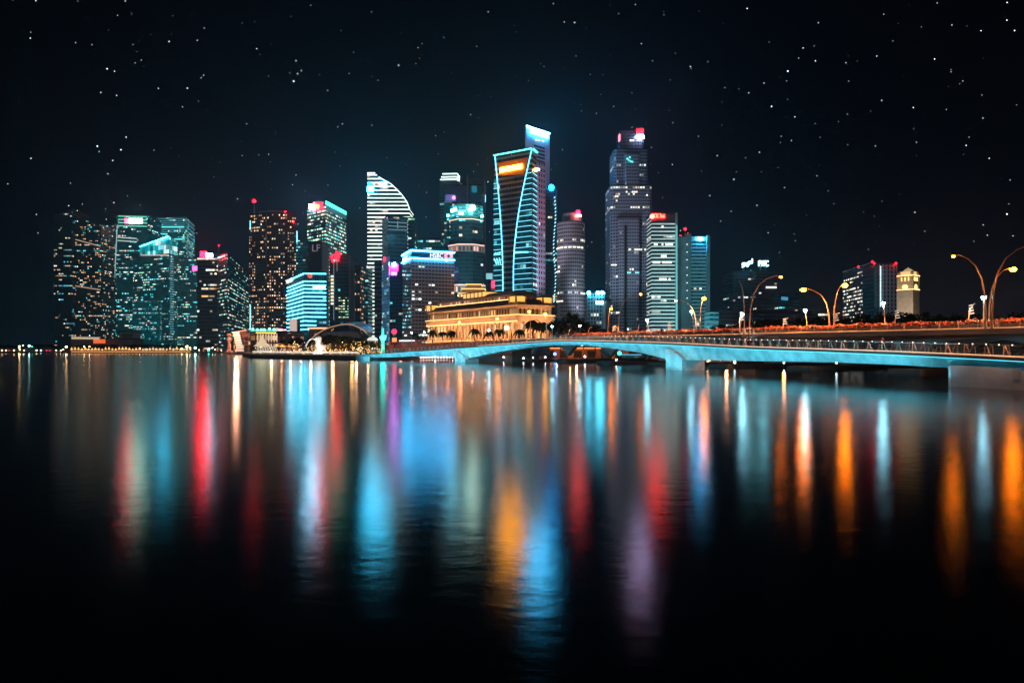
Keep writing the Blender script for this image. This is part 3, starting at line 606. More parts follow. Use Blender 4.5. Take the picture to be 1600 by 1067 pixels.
for k, (px, py) in enumerate(((982,250),(985,252),(988,253),(984,246),(980,248))): MB().ball(W(px,py,848), 1.0, 8).build('lamp', glow('sea_green_lamp', (.1,.8,.7), 2.5), u1)
for (yy, xa, xb, c) in ((300,978,995,'lit_cream'),(305,1010,1014,'lit_cream'),(390,976,1013,'lit_cream'),(426,974,997,'aqua_row'),(414,955,962,'lit_cream'),(307,961,966,'lit_cream')):
    mm = MATS['lit_cream'] if c == 'lit_cream' else glow('aqua_row', (.2,.9,.85), 1.6)
    x = xa
    while x < xb:
        yf = 842 if 966 <= x <= 1000 and yy > 341 else 849.3
        if R.random() < .75: MB().bar(W(x,yy+R.uniform(-.2,.2),yf), W(x+2.1,yy,yf), .5, 1.7).build('lit_window', mm, u1)
        x += 3.1
# --- banded slab with red sign
f_26 = facade('aqua_striped_facade', (.30,.38,.40), (.015,.03,.035), [WHT,WWH,(1,1,.8)], .035, 1.6, .03, .2, .62, .05, line=((.72,.98,.95),.62,.68,.98), dim=(.0,.010,.013), lid=None)
v1, vp, vz = tower('slab striped with white bands, a red sign and a bright aqua edge', flat(1018,1055.5,334,700,26), f_26, 3, 3.85, ztop=gz(334,700))
MB().box(gx(1018,699),699,gz(346,699),gx(1055.5,699),699.8,gz(334.2,699)).build('top_panel', plain('plum_panel', (.16,.12,.16)), v1)
AQ = plain('aqua_fin_concrete', (.45,.6,.6), .6)
MB().box(gx(1055.5,698),697,GZ,gx(1058.6,698),727,gz(334,698)+.8).build('edge_fin', AQ, v1)
MB().box(gx(1055.8,697),696.4,GZ,gx(1058.2,697),696.9,gz(352,697)).build('light_strip', glow('aqua_wash', (.2,.85,.85), .55), v1)
text_part('lettering', 'OCBC Bank', W(1019,340.5,698.5), W(1039,340.5,698.5), 4.2, glow('red_letters', (1,.015,.008), 70), v1)
MB().tube([W(1019.3,338.5,698.4), W(1019.3,338.5,697.6)], 2.3, 12).build('logo', glow('red_disc', (1,.02,.015), 60), v1)
for (yy, xa, xb) in ((354,1034,1039),(382,1022,1052),(410,1020,1050),(436,1030,1048),(400,1030,1040)):
    for x in range(xa, xb, 3):
        if R.random() < .8: MB().bar(W(x,yy,699.3), W(x+2.3,yy+.1,699.3), .5, 1.7).build('lit_window', glow('lit_white', (1,1,.88), 2.0), v1)
f_27 = facade('aqua_grey_bands', (.30,.38,.42), (.02,.05,.07), [WHT,WWH], .05, 1.6, .02, .35, .85, .05, line=((.35,.7,.8),.16,.0,.3), dim=(.0,.05,.065))
PA = plain('pale_aqua_concrete', (.34,.46,.5), .65, scale=.05)
v2 = empty('office_tower', (gx(1086,750),750,GZ), 'pale aqua twin block tower with red mast beacons and a white sign', 'tower')
walls(flat(1061.5,1079.8,368,750,30)[0], GZ, gz(370,750), PA, v2, 3, 4, name='left_block')
walls(flat(1073.5,1080,368,748,10)[0], GZ, gz(365.5,748), PA, v2, 3, 4, name='stair_shaft')
walls(flat(1080,1104.8,369,752,28)[0], GZ, gz(370,752), f_27, v2, 3, 3.9, name='facade')
walls(flat(1104.9,1109.5,369,748,32)[0], GZ, gz(368,748), PA, v2, 3, 4, name='end_fin')
MB().box(gx(1080.5,751),750.8,gz(376.5,751),gx(1104.5,751),751.6,gz(369.6,751)).build('sign_panel', glow('teal_panel_glow', (.05,.3,.42), .5), v2)
MB().tube([W(1089.5,373.2,750), W(1094,374.6,750), W(1098.5,373.4,750)], 1.3, 8).build('sign', glow('white_blob_sign', (.03,.5,1), 110), v2)
MB().bar(W(1091.5,370.6,750), W(1096,370.6,750), .8, 1.3).build('sign', glow('plum_sign', (.8,.03,.2), 3), v2)
mast(v2, 1070.5, 359, 369, 752, RED_L, .5, 1.3); mast(v2, 1062.8, 370, 372, 751, RED_L, .4, 1.0); mast(v2, 1074.3, 366, 369, 751, RED_L, .4, 1.0)
for k in range(8): MB().ball(W(1073.5,382+k*12,747), .5, 6).build('lamp', glow('cool_dot', (.8,.9,1), 3), v2)
v3, _, _ = tower('small cyan lit block under the glaring orange street lamp', flat(1108,1123,488,620,15), facade('cyan_block_facade', (.12,.35,.42), (.02,.08,.1), [CYA], .1, .8, .1, .1, .5, .1, dim=(.0,.08,.11), line=((.1,.5,.6),.4,.6,.9)), 4, 4, 'office_building', 'office building')
# --- distant right blocks
f_far = facade('distant_brown_facade', (.09,.075,.085), (.02,.02,.028), [WWH,WARM,WHT], .05, 1.0, .05, .3, .8, .03, dim=(.005,.008,.012))
f_far2 = facade('distant_slate_facade', (.06,.07,.085), (.02,.022,.03), [WWH,WHT,TEA], .03, 1.0, .05, .3, .8, .04, dim=(.003,.012,.018))
d1, dp1, dz1 = tower('distant slate block with a slanted white roof sign', flat(1145,1181,425,900,40), f_far2, 3.2, 4)
SG = glow('roof_letters', (.25,.85,1), 22)
text_part('lettering', 'Singtel', W(1159.5,420.5,899), W(1175.5,413.5,899), 7.6, SG, d1, 1)
for px in (1162,1173): MB().bar(W(px,421,901), W(px,426,901), .6, .6).build('sign_frame', STEEL, d1)
d2, _, _ = tower('distant brown block carrying three white letters on its roof', flat(1181.5,1218,425,880,40), f_far, 3.2, 4)
text_part('lettering', 'PWC', W(1185,416,879), W(1200.5,416,879), 7, SG, d2, 1)
for px in (1188,1197): MB().bar(W(px,416,881), W(px,425.5,881), .6, .6).build('sign_frame', STEEL, d2)
for k in range(7): MB().bar(W(1197+k*2.4,449,879), W(1198.8+k*2.4,449,879), .6, 2).build('lit_window', MATS['lit_white'], d2)
d3, _, _ = tower('lower distant block right of the one with three white letters', flat(1218.5,1250,459,860,40), f_far2, 3.2, 4)
MB().bar(W(1221,466,859), W(1231,467,859), 1, 4).build('sign', glow('blue_screen', (.05,.3,.5), 1.0), d3)
d4, _, _ = tower('wide low brown block left of the distant slate block', flat(1124,1160,486,700,30), f_far, 3.2, 4)
d5, _, _ = tower('low dim block below the distant towers, beyond the treetops', flat(1176,1300,487,640,30), f_far, 3.2, 3.6)
# --- right hand office with bright floors and lattice wing
f_30 = facade('bright_floor_facade', (.16,.15,.17), (.02,.02,.025), [WWH,WHT,(1,.95,.8)], .35, 1.5, .03, .4, .8, .4, dim=(.004,.006,.008), gm=.2)
e1, ep, _ = tower('grey office with bright white floors and a roof rising to the right', foot3((1317,427),(1364,411),(1365,412),640), f_30, 3.2, 3.6, 'office_building', 'office building')
MB().bar(onface(ep[0],ep[1],1317,425.8,.4), onface(ep[0],ep[1],1364,410,.4), .6, .6).build('roof_rail', STEEL, e1)
for px, py in ((1341,417),(1363,409)): MB().ball(W(px,py,635), .8, 8).build('beacon', RED_L, e1)
e2 = empty('office_building', (gx(1384,620),620,GZ), 'pale lattice office wing left of the clock tower with a dotted lamp column', 'office building')
walls(flat(1365,1374,415,622,20)[0], GZ, gz(414,622), facade('slate_slot_facade', (.06,.07,.09), (.02,.03,.04), [WHT], .05, 1, .1, .3, .8, .0, dim=(.0,.02,.03)), e2, 3, 3.6, name='slot_facade')
walls(flat(1374,1402,414,620,20)[0], GZ, gz(413,620), facade('lattice_facade', (.42,.42,.48), (.02,.02,.03), [WWH], .01, 1, .28, .1, .85, .0, dim=(.004,.006,.009), gm=.2), e2, 3.4, 3.7, name='lattice_facade')
for k in range(22): MB().ball(W(1376,417+k*2.9,618), .55, 6).build('lamp', glow('column_dot', (.6,.95,1), 3.2), e2)
for px in (1366,1400): MB().ball(W(px,411.5,618), .8, 8).build('beacon', RED_L, e2)
# --- clock tower
K = empty('clock_tower', (gx(1419,420),420,GZ), 'cream clock tower with two lit dials and a domed lantern top', 'clock tower', rz=math.radians(38))
st_c = plain('cream_stone', (.5,.42,.33), .8); wst = plain('shaded_stone', (.34,.32,.33), .85)  # shaft takes a darker stone with shade put into its colour
def lk(py): return gz(py,420)-GZ
s_ = 4.6
MB().box(-s_,-s_,0,s_,s_,lk(455)).build('shaft', wst, K, True)
MB().box(-s_-.4,-s_-.4,lk(455),s_+.4,s_+.4,lk(453.6)).build('cornice', st_c, K, True)
MB().box(-s_+.4,-s_+.4,lk(453.6),s_-.4,s_-.4,lk(434)).build('clock_stage', st_c, K, True)
for a in (-1,1):
    for b in (-1,1):
        MB().tube([(a*(s_-.4),b*(s_-.4),lk(453.6)),(a*(s_-.4),b*(s_-.4),lk(434))], .55, 8).build('column', st_c, K, True)
MB().box(-s_-.3,-s_-.3,lk(434),s_+.3,s_+.3,lk(432)).build('cornice', st_c, K, True)
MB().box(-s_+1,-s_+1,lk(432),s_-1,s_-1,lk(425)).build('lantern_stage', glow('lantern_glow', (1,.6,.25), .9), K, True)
for a in (-1,1):
    for b in (-1,1): MB().tube([(a*(s_-.8),b*(s_-.8),lk(432)),(a*(s_-.8),b*(s_-.8),lk(425))], .45, 8).build('column', st_c, K, True)
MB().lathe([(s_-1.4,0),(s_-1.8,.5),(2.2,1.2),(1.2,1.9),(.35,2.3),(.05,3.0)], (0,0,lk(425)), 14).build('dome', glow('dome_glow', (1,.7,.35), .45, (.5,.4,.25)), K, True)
COVK = glow('cornice_amber', (1,.5,.15), 9)
DL = glow('dial_glow', (1,.72,.3), 1.8)
for a in (-1,1):
    for b in (-1,1):
        MB().lathe([(.9,0),(.9,1.6),(1.1,1.7),(.7,2.3),(.05,3.1)], (a*(s_-.9),b*(s_-.9),lk(431.9)), 8).build('corner_cupola', st_c, K, True)
for zz_ in (453.3, 431.8):
    for (x0_,y0_,x1_,y1_) in ((-s_,-s_-.35,s_,-s_-.1),(-s_-.35,-s_,-s_-.1,s_)): MB().box(x0_,y0_,lk(zz_),x1_,y1_,lk(zz_)+.15).build('cornice_light', COVK, K, True)
for (dx, dy) in ((0,-1),(-1,0)):
    c0 = Vector((dx*(s_-.4), dy*(s_-.4), lk(449))); dv = Vector((dx,dy,0))
    dial = MB().tube([c0, c0+dv*.5], 1.55, 20).build('clock_dial', DL, K, True)
    hb = MB(); e = c0+dv*.62; sd = Vector((dy,-dx,0)); hb.bar(e, e+Vector((0,0,1.1)), .14, .14); hb.bar(e, e+sd*.8, .14, .14); hb.build('clock_hands', DARK, dial, True)
    for k in (-1,0,1):
        w0 = c0+sd*k*2.0+dv*.1+Vector((0,0,6-lk(449)+lk(449)-2.2)); MB().bar(w0-Vector((0,0,.2)), w0+Vector((0,0,2.2)), .8, .3).build('arched_window', glow('belfry_glow', (1,.6,.2), 2.6), K, True)
light('floodlight', 'SPOT', (gx(1404,400),396,6), 80000, (1,.72,.42), (gx(1419,420),420,36), spot_size=1.0, shadow_soft_size=.5)

# ================================================================== ground and water
def land(name, pts, z, mat, zb=-1.5):
    mb = MB(); mb.face([(x,y,z) for x, y in pts])
    n = len(pts)
    for i in range(n): (a, b), (c, d) = pts[i], pts[(i+1) % n]; mb.face([(a,b,zb),(c,d,zb),(c,d,z),(a,b,z)])
    return tag(mb.build(name, mat), kind='structure')
GRD = plain('paving', (.16,.15,.14), .85, scale=.15)
SHORE = [(3000,-40),(3000,4500),(-3500,4500),(-3500,700),(-1200,640),(-457,612),(-253,598),(-203,478),(-177,478),(-150,380),(-112,292),(-54,238),(-47,240),(-36,262),(-18,264),(-12,228),(0,221),(9,226),(13,300),(56,300),(60,264),(88,258),(95,200),(95,-40)]
land('ground', SHORE, GZ, GRD)
wm, t = newmat('night_water')
o = t.n('ShaderNodeOutputMaterial'); tc = t.n('ShaderNodeTexCoord').outputs['Object']
gl = t.n('ShaderNodeBsdfAnisotropic'); gl.distribution = 'BECKMANN'; gl.inputs['Color'].default_value = (1,1,1,1); gl.inputs['Anisotropy'].default_value = 0
df = t.n('ShaderNodeBsdfDiffuse'); df.inputs['Color'].default_value = (.0006,.0022,.0035,1)
mp = t.n('ShaderNodeMapping'); mp.inputs['Scale'].default_value = (.55,1.0,1); mp.inputs['Rotation'].default_value = (0,0,.35); t.put(mp.inputs[0], tc)
n1 = t.noise(mp.outputs[0], 1.6, 4, .6)[0]; n2 = t.noise(mp.outputs[0], .12, 3, .5)[0]
bp = t.n('ShaderNodeBump'); bp.inputs['Strength'].default_value = 1.0; bp.inputs['Distance'].default_value = .008; t.put(bp.inputs['Height'], n1)
t.put(gl.inputs['Roughness'], t.m('MULTIPLY_ADD', n2, .05, .145)); t.put(gl.inputs['Normal'], bp.outputs[0])
fr = t.n('ShaderNodeFresnel'); fr.inputs['IOR'].default_value = 1.33
mx = t.n('ShaderNodeMixShader'); t.put(mx.inputs[0], fr.outputs[0]); t.put(mx.inputs[1], df.outputs[0]); t.put(mx.inputs[2], gl.outputs[0]); t.put(o.inputs[0], mx.outputs[0])
tag(MB().face([(-3500,-250,0),(3500,-250,0),(3500,1400,0),(-3500,1400,0)]).build('water', wm), kind='structure')

# ================================================================== footbridge over the bay mouth
JB = [ # px, Y near edge, deck row, girder bottom row
 (560,240,553.5,559),(600,232,551.5,558.5),(640,222,548.7,557),(680,212,546,557),(708,206,543.6,558.8),(716,204,543,561),(728,201,542.2,560),(760,193,540,552.5),(800,183,537,545.5),(835,174.5,534.4,541),(870,166,532.4,539),(900,159.5,532.4,539.2),(930,153,533,542),(965,145,533.8,547),(1000,138,534.8,552.5),(1035,131.5,536,561),(1070,125,537.4,562.5),(1130,114,540.6,563.5),(1180,105.5,542.8,564.3),(1230,98,544.4,565),(1280,91.5,546,566),(1330,86,547.8,567.6),(1400,79.5,550.3,571),(1480,73,553.8,575.5),(1540,69,556.5,578),(1600,65,559.4,580),(1700,60,564,583),(1820,55,570,590)]
def cr(tb, u):
    i = min(int(u), len(tb)-2); f = u-i; g_ = lambda k: tb[max(0, min(len(tb)-1, k))]
    return [0.5*(2*g_(i)[c]+(g_(i+1)[c]-g_(i-1)[c])*f+(2*g_(i-1)[c]-5*g_(i)[c]+4*g_(i+1)[c]-g_(i+2)[c])*f*f+(3*g_(i)[c]-g_(i-1)[c]-3*g_(i+1)[c]+g_(i+2)[c])*f**3) for c in range(len(tb[0]))]
jp = []
for k in range((len(JB)-1)*6+1):
    px, Y, yd, yb = cr(JB, k/6); jp.append((Vector((gx(px,Y), Y)), gz(yd,Y), gz(yb,Y)))
def jn(i):
    a, b = jp[max(0,i-1)][0], jp[min(len(jp)-1,i+1)][0]; d = (b-a).normalized(); return Vector((-d.y, d.x))  # away from viewer
if jn(50).y < 0 and jn(50).x < 0: pass
fb = empty('footbridge', (gx(870,166),166,0), 'long curving footbridge with a cyan lit underside and leaning rail posts', 'bridge')
def sweep(name, sec, mat, a=0, b=None, par=fb):
    """sec(i) -> list of (offset inward, z)"""
    mb = MB(); b = b or len(jp); rows = []
    for i in range(a, b):
        p, n = jp[i][0], jn(i); rows.append([(p.x+n.x*o_, p.y+n.y*o_, z) for o_, z in sec(i)])
    m = len(rows[0])
    for i in range(len(rows)-1):
        for j in range(m): mb.face([rows[i][j], rows[i+1][j], rows[i+1][(j+1) % m], rows[i][(j+1) % m]])
    mb.face(rows[0]); mb.face(rows[-1][::-1])
    return mb.build(name, mat, par)
WD = 6.0
WCON = plain('white_concrete', (.6,.61,.6), .7, scale=.45, var=.43)
GCON = plain('grey_concrete', (.30,.29,.29), .8, scale=.4)
sweep('deck', lambda i: [(0,jp[i][1]),(WD,jp[i][1]),(WD,jp[i][1]-.32),(0,jp[i][1]-.32)], plain('dark_deck_edge', (.05,.045,.045), .6))
sweep('girder', lambda i: [(.35,jp[i][1]-.325),(WD-.35,jp[i][1]-.325),(WD-1.5,jp[i][2]),(1.5-min(1.0,.25*(jp[i][1]-jp[i][2])*.5),jp[i][2])], WCON)
sweep('deck_edge_light', lambda i: [(-.05,jp[i][1]+.16),(.06,jp[i][1]+.16),(.06,jp[i][1]+.04),(-.05,jp[i][1]+.04)], glow('peach_edge_light', (1,.50,.24), .9), 40)
sweep('lamp_strip', lambda i: [(.02,jp[i][1]-.34),(.16,jp[i][1]-.34),(.16,jp[i][1]-.38),(.02,jp[i][1]-.38)], glow('turquoise_strip', (.06,.75,1), 2.5))
# arc length table
al = [0]
for i in range(1, len(jp)): al.append(al[-1]+(jp[i][0]-jp[i-1][0]).length)
def at_len(s):
    for i in range(len(al)-1):
        if al[i+1] >= s: f = (s-al[i])/(al[i+1]-al[i]); return jp[i][0].lerp(jp[i+1][0], f), jp[i][1]*(1-f)+jp[i+1][1]*f, jn(i), i
    return jp[-1][0], jp[-1][1], jn(len(jp)-1), len(jp)-1
POST = plain('bronze_rail_post', (.55,.36,.25), .5, .0)
Ltot = al[-1]; ns = 99
def post_mb(s, mb, side=0):
    p, z, n, i = at_len(s); tn = Vector((n.y,-n.x)); o_ = .12 if side == 0 else WD-.12
    q = p+n*o_; z += .0
    for sg in (-1,1):
        a = Vector((q.x+tn.x*.38*sg, q.y+tn.y*.38*sg, z)); b = Vector((q.x+tn.x*.06*sg-n.x*.22*(1 if side == 0 else -1), q.y+tn.y*.06*sg-n.y*.22*(1 if side == 0 else -1), z+1.12))
        mb.tube([a, b], [.075,.05], 5)
    return mb
for k in range(ns): post_mb(2+k*(Ltot-6)/ns, MB()).build('railing_post', POST, fb)
mb = MB()
for k in range(ns): post_mb(2+k*(Ltot-6)/ns, mb, 1)
tag(mb.build('far_railing_post', POST, fb), kind='stuff')
for side in (0,1):
    o0 = -.1 if side == 0 else WD+.1
    path = [(jp[i][0].x+jn(i).x*o0, jp[i][0].y+jn(i).y*o0, jp[i][1]+1.13) for i in range(len(jp))]
    MB().tube(path, .045, 5).build('handrail', STEEL, fb)
    for h in (.35,.75): MB().tube([(p[0]+jn(i).x*.15*(1 if side == 0 else -1), p[1]+jn(i).y*.15*(1 if side == 0 else -1), p[2]-1.13+h) for i, p in enumerate(path)], .015, 4).build('rail_cable', STEEL, fb)
HD = glow('handrail_dot', (1,.72,.5), 4)
k0 = 0
for k in range(64):
    s = 118+k*1.45
    if s > Ltot-2: break
    p, z, n, i = at_len(s); MB().ball((p.x-n.x*.1, p.y-n.y*.1, z+1.2), .06, 6).build('handrail_light', HD, fb)
# piers
def pier(i0, wth, bl=0):
    p, n = jp[i0][0], jn(i0); tn = Vector((n.y,-n.x)); zb = jp[i0][2]; zt = jp[i0][1]
    if tn.x < 0: tn = -tn
    h = wth/2
    Q = lambda u, v, z: (p.x+tn.x*u+n.x*v, p.y+tn.y*u+n.y*v, z)
    mb = MB(); mb.hexa([Q(-h,.25,-1.5),Q(h,.25,-1.5),Q(h,5.4,-1.5),Q(-h,5.4,-1.5),Q(-h,.25,zb+.1),Q(h,.25,zb+.1),Q(h,5.4,zb+.1),Q(-h,5.4,zb+.1)])
    mb.build('pier', WCON, fb)
    prof = [(-h,zb-.05),(-h,zt-1.3),(-h+.5,zt-1.05)]+[(-h+.5+(2*h)*(k/8)**.8, zt-1.05-(zt-1.1-zb)*(k/8)**1.25) for k in range(1,9)]
    mb = MB(); f = [Q(u,.12,z) for u, z in prof]; g_ = [Q(u,1.4,z) for u, z in prof]
    mb.face(f); mb.face(g_[::-1])
    for k in range(len(prof)): a = (k+1) % len(prof); mb.face([f[k],f[a],g_[a],g_[k]])
    mb.build('pier_blade', WCON, fb)
i1 = min(range(len(jp)), key=lambda i: abs(800+F_*jp[i][0].x/jp[i][0].y-718)); i2 = min(range(len(jp)), key=lambda i: abs(800+F_*jp[i][0].x/jp[i][0].y-1053))
pier(i1, 5.2); pier(i2, 5.0)
# right hand landing
i3 = min(range(len(jp)), key=lambda i: abs(800+F_*jp[i][0].x/jp[i][0].y-1482))
LC = plain('landing_concrete', (.46,.45,.47), .75, scale=.35)
pts = []
p3 = [jp[i][0] for i in range(i3, len(jp))]; n3 = [jn(i) for i in range(i3, len(jp))]
mb = MB(); out = [(p3[k]+n3[k]*.5) for k in range(0, len(p3))]; inn = [(p3[k]+n3[k]*6.5) for k in range(0, len(p3))]
d0 = (out[1]-out[0]).normalized(); nose = [out[0]-d0*.0]
cx_ = (out[0]+inn[0])/2; rad = (out[0]-inn[0]).length/2
arc = [cx_+(out[0]-cx_)*math.cos(q)-d0*rad*.45*math.sin(q) for q in [math.pi*k/10 for k in range(1,10)]]
loop = out[::-1]+arc+inn
ztop = [jp[i][2]+.35 for i in range(i3, len(jp))]; zl = ztop[::-1]+[ztop[0]]*9+ztop
for k in range(len(loop)):
    a = (k+1) % len(loop); mb.face([(loop[k].x,loop[k].y,-1.5),(loop[a].x,loop[a].y,-1.5),(loop[a].x,loop[a].y,zl[a]),(loop[k].x,loop[k].y,zl[k])])
mb.face([(q.x,q.y,z) for q, z in zip(loop, zl)])
ab = mb.build('landing_pier', LC, fb, smooth=False)
k = 3
ia = min(range(len(jp)), key=lambda i: abs(800+F_*jp[i][0].x/jp[i][0].y-1573)); ib = min(range(len(jp)), key=lambda i: abs(800+F_*jp[i][0].x/jp[i][0].y-1592))
a = jp[ia][0]+jn(ia)*.42; b = jp[ib][0]+jn(ib)*.42
MB().hexa([(a.x,a.y,.9),(b.x,b.y,.9),(b.x,b.y+.1,.9),(a.x,a.y+.1,.9),(a.x,a.y,2.15),(b.x,b.y,2.15),(b.x,b.y+.1,2.15),(a.x,a.y+.1,2.15)]).build('hatch', plain('hatch_grey', (.34,.33,.35), .6), fb)
# left hand landing block
a = jp[0]; MB().hexa([(gx(556,238),238,-1.5),(gx(579,238),236.5,-1.5),(gx(579,238),244,-1.5),(gx(556,238),244,-1.5),(gx(556,238),238,1.5),(gx(579,238),236.5,1.5),(gx(579,238),244,1.5),(gx(556,238),244,1.5)]).build('landing_block', WCON, fb)
# cyan floodlights shining up at the girder from just above the water
for k in range(13):
    s = 12+k*16.0
    if s > Ltot-22: break
    p, z, n, i = at_len(s); zt, zb = jp[i][1], jp[i][2]; q = p-n*3.2; dist = 3.4
    tn = Vector((n.y,-n.x))
    l = bpy.data.lights.new('bridge_floodlight', 'AREA'); l.shape = 'RECTANGLE'; l.size = 15; l.size_y = .12; l.energy = (640 if s < 190 else 330)*R.uniform(.75,1.2); l.color = (.12,.74,1.0)
    o = bpy.data.objects.new('bridge_floodlight', l); C.objects.link(o); o.location = (q.x,q.y,max(.6,zb-1.0))
    aim = Vector((n.x*4, n.y*4, (zt+zb)/2+.2-o.location.z)).normalized(); X = Vector((tn.x,tn.y,0)); Z = -aim; Yv = Z.cross(X).normalized(); X = Yv.cross(Z)
    o.rotation_euler = Matrix((X, Yv, Z)).transposed().to_euler()
light('pier_floodlight', 'SPOT', (gx(1020,118),116,.8), 1300, (.35,.9,1), (jp[i2][0].x,jp[i2][0].y,3), spot_size=.9, shadow_soft_size=.3)
light('pier_floodlight', 'SPOT', (gx(700,190),188,.8), 1600, (.35,.9,1), (jp[i1][0].x,jp[i1][0].y,2.6), spot_size=.9, shadow_soft_size=.3)
light('pier_floodlight', 'SPOT', (gx(1462,75),74,.8), 110, (.1,.75,1), (gx(1486,73),73,2), spot_size=1.2, shadow_soft_size=.3)

# ================================================================== road bridge behind
rbz = 7.0
def RL(Y): return Vector((129-.58*Y, Y))
DV = Vector((-.58,1)).normalized(); NV = Vector((DV.y, -DV.x))       # along (away), across (to the right and back)
def RP(Y, off, z): p = RL(Y)+NV*off; return (p.x, p.y, z)
ro = empty('road_bridge', (RL(150).x,150,0), 'wide concrete road bridge with red flowers along its parapet, behind the footbridge', 'bridge')
Y0r, Y1r = 62, 224
BW = 32
def rbox(name, Ya, Yb, oa, ob, za, zb, mat, par=ro):
    return MB().hexa([RP(Ya,oa,za),RP(Ya,ob,za),RP(Yb,ob,za),RP(Yb,oa,za),RP(Ya,oa,zb),RP(Ya,ob,zb),RP(Yb,ob,zb),RP(Yb,oa,zb)]).build(name, mat, par)
rbox('deck', Y0r, Y1r, 0, BW, 6.15, rbz, plain('parapet_concrete', (.30,.27,.26), .8, scale=.2))
rbox('road_surface', Y0r, Y1r, 1.6, BW-1.6, rbz+.004, rbz+.03, plain('asphalt', (.05,.05,.05), .85))
piersY = [213,196,179,162,145,128,111,94,77]
GC2 = plain('girder_concrete', (.24,.24,.25), .8, scale=.2)
for off in (.7, 15, BW-1.7):
    mb = MB()
    for Yp in piersY[:-1]:
        Ya, Yb = Yp, Yp-17; n = 16
        lowz = [6.15-.5-3.6*abs(2*k/n-1)**2.6 for k in range(n+1)]
        for k in range(n):
            y0, y1 = Ya+(Yb-Ya)*k/n, Ya+(Yb-Ya)*(k+1)/n
            mb.hexa([RP(y0,off,lowz[k]),RP(y0,off+1,lowz[k]),RP(y1,off+1,lowz[k+1]),RP(y1,off,lowz[k+1]),RP(y0,off,6.145),RP(y0,off+1,6.145),RP(y1,off+1,6.145),RP(y1,off,6.145)])
    mb.build('arched_girder', GC2, ro)
for Yp in piersY:
    for off in (.4, 14.8, BW-2.2):
        mb = MB()
        for sg in (-1,1):
            mb.hexa([RP(Yp-.4+sg*.5,off,.7),RP(Yp-.4+sg*.5,off+1.5,.7),RP(Yp+.4+sg*.5,off+1.5,.7),RP(Yp+.4+sg*.5,off,.7),RP(Yp-.4+sg*2.6,off,3.8),RP(Yp-.4+sg*2.6,off+1.5,3.8),RP(Yp+.4+sg*2.6,off+1.5,3.8),RP(Yp+.4+sg*2.6,off,3.8)])
    mb.build('v_strut', plain('strut_concrete', (.36,.30,.27), .8), ro)
    rbox('pile_cap', Yp-2.3, Yp+2.3, -1.6, BW+1, -1, .75, plain('wet_concrete', (.06,.06,.06), .6))
# railing
RP_ = plain('warm_rail_steel', (.5,.36,.25), .4, .2)
np_ = 66
for k in range(np_):
    Y = 64+k*(222-64)/np_; p = RP(Y,.18,rbz); MB().bar(p, (p[0],p[1],rbz+1.15), .12, .12).build('railing_post', RP_, ro)
for h, r in ((1.15,.05),(.15,.05)): MB().tube([RP(Y0r,.1,rbz+h), RP(Y1r,.1,rbz+h)], r, 6).build('handrail', RP_, ro)
MB().tube([RP(Y0r,.02,rbz+.06), RP(Y1r,.02,rbz+.06)], .045, 6).build('edge_light', glow('orange_edge_light', (1,.36,.12), 1.0), ro)
rbox('planter', Y0r, 196, .45, 1.35, rbz+.05, rbz+.75, plain('planter_concrete', (.3,.22,.18), .8))
rbox('far_parapet', Y0r, Y1r, BW-.3, BW, rbz, rbz+1.0, plain('far_parapet_paint', (.38,.2,.16), .7))
rbox('median', Y0r, 210, 15.2, 16.2, rbz+.03, rbz+.9, plain('planter_concrete', (.3,.22,.18), .8))
# bougainvillea hedges along the parapet
def clumps(cl, nper, size, rnd, flat_=1.0):
    mb = MB()
    for (x, y, z, r, rz) in cl:
        for _ in range(nper):
            u = Vector((rnd.gauss(0,1), rnd.gauss(0,1), rnd.gauss(0,1))).normalized()*(rnd.random()**.45)
            c = Vector((x+u.x*r, y+u.y*r, z+u.z*rz)); a = Vector((rnd.uniform(-1,1), rnd.uniform(-1,1), rnd.uniform(-.6,.6))).normalized()*size*rnd.uniform(.6,1.3)
            b = a.cross(Vector((rnd.uniform(-1,1), rnd.uniform(-1,1), rnd.uniform(-1,1)))).normalized()*size*rnd.uniform(.3,.6)
            mb.face([c-a, c-b*.9, c+a, c+b*.9], 0 if rnd.random() < .7 else 1)
    return mb
def leafmat(name, c): 
    if name in MATS: return MATS[name]
    m, t = newmat(name); o = t.n('ShaderNodeOutputMaterial'); b = t.n('ShaderNodeBsdfDiffuse'); tr = t.n('ShaderNodeBsdfTranslucent'); mx = t.n('ShaderNodeMixShader')
    oi = t.noise(t.n('ShaderNodeTexCoord').outputs['Object'], .8, 2)[0]
    col = t.mix(oi, c4(tuple(v*.6 for v in c)), c4(tuple(v*1.4 for v in c)))
    t.put(b.inputs[0], col); t.put(tr.inputs[0], col); mx.inputs[0].default_value = .3
    t.put(mx.inputs[1], b.outputs[0]); t.put(mx.inputs[2], tr.outputs[0]); t.put(o.inputs[0], mx.outputs[0]); MATS[name] = m; return m
FLW = [leafmat('bougainvillea_petals', (.78,.15,.10)), leafmat('hedge_leaves', (.10,.13,.03))]
def hedge_mesh(L, seed):
    rnd = random.Random(seed); cl = []; n = int(L/.55)
    for k in range(n): cl.append((k*L/n+rnd.uniform(-.2,.2), rnd.uniform(-.15,.2), .38+rnd.uniform(-.1,.2)+.12*math.sin(k*.7), .5, .38))
    return clumps(cl, 60, .15, rnd)
hang = math.atan2(-DV.y, -DV.x)
h0 = None
seg = 10
Yh = 193
idx = 0
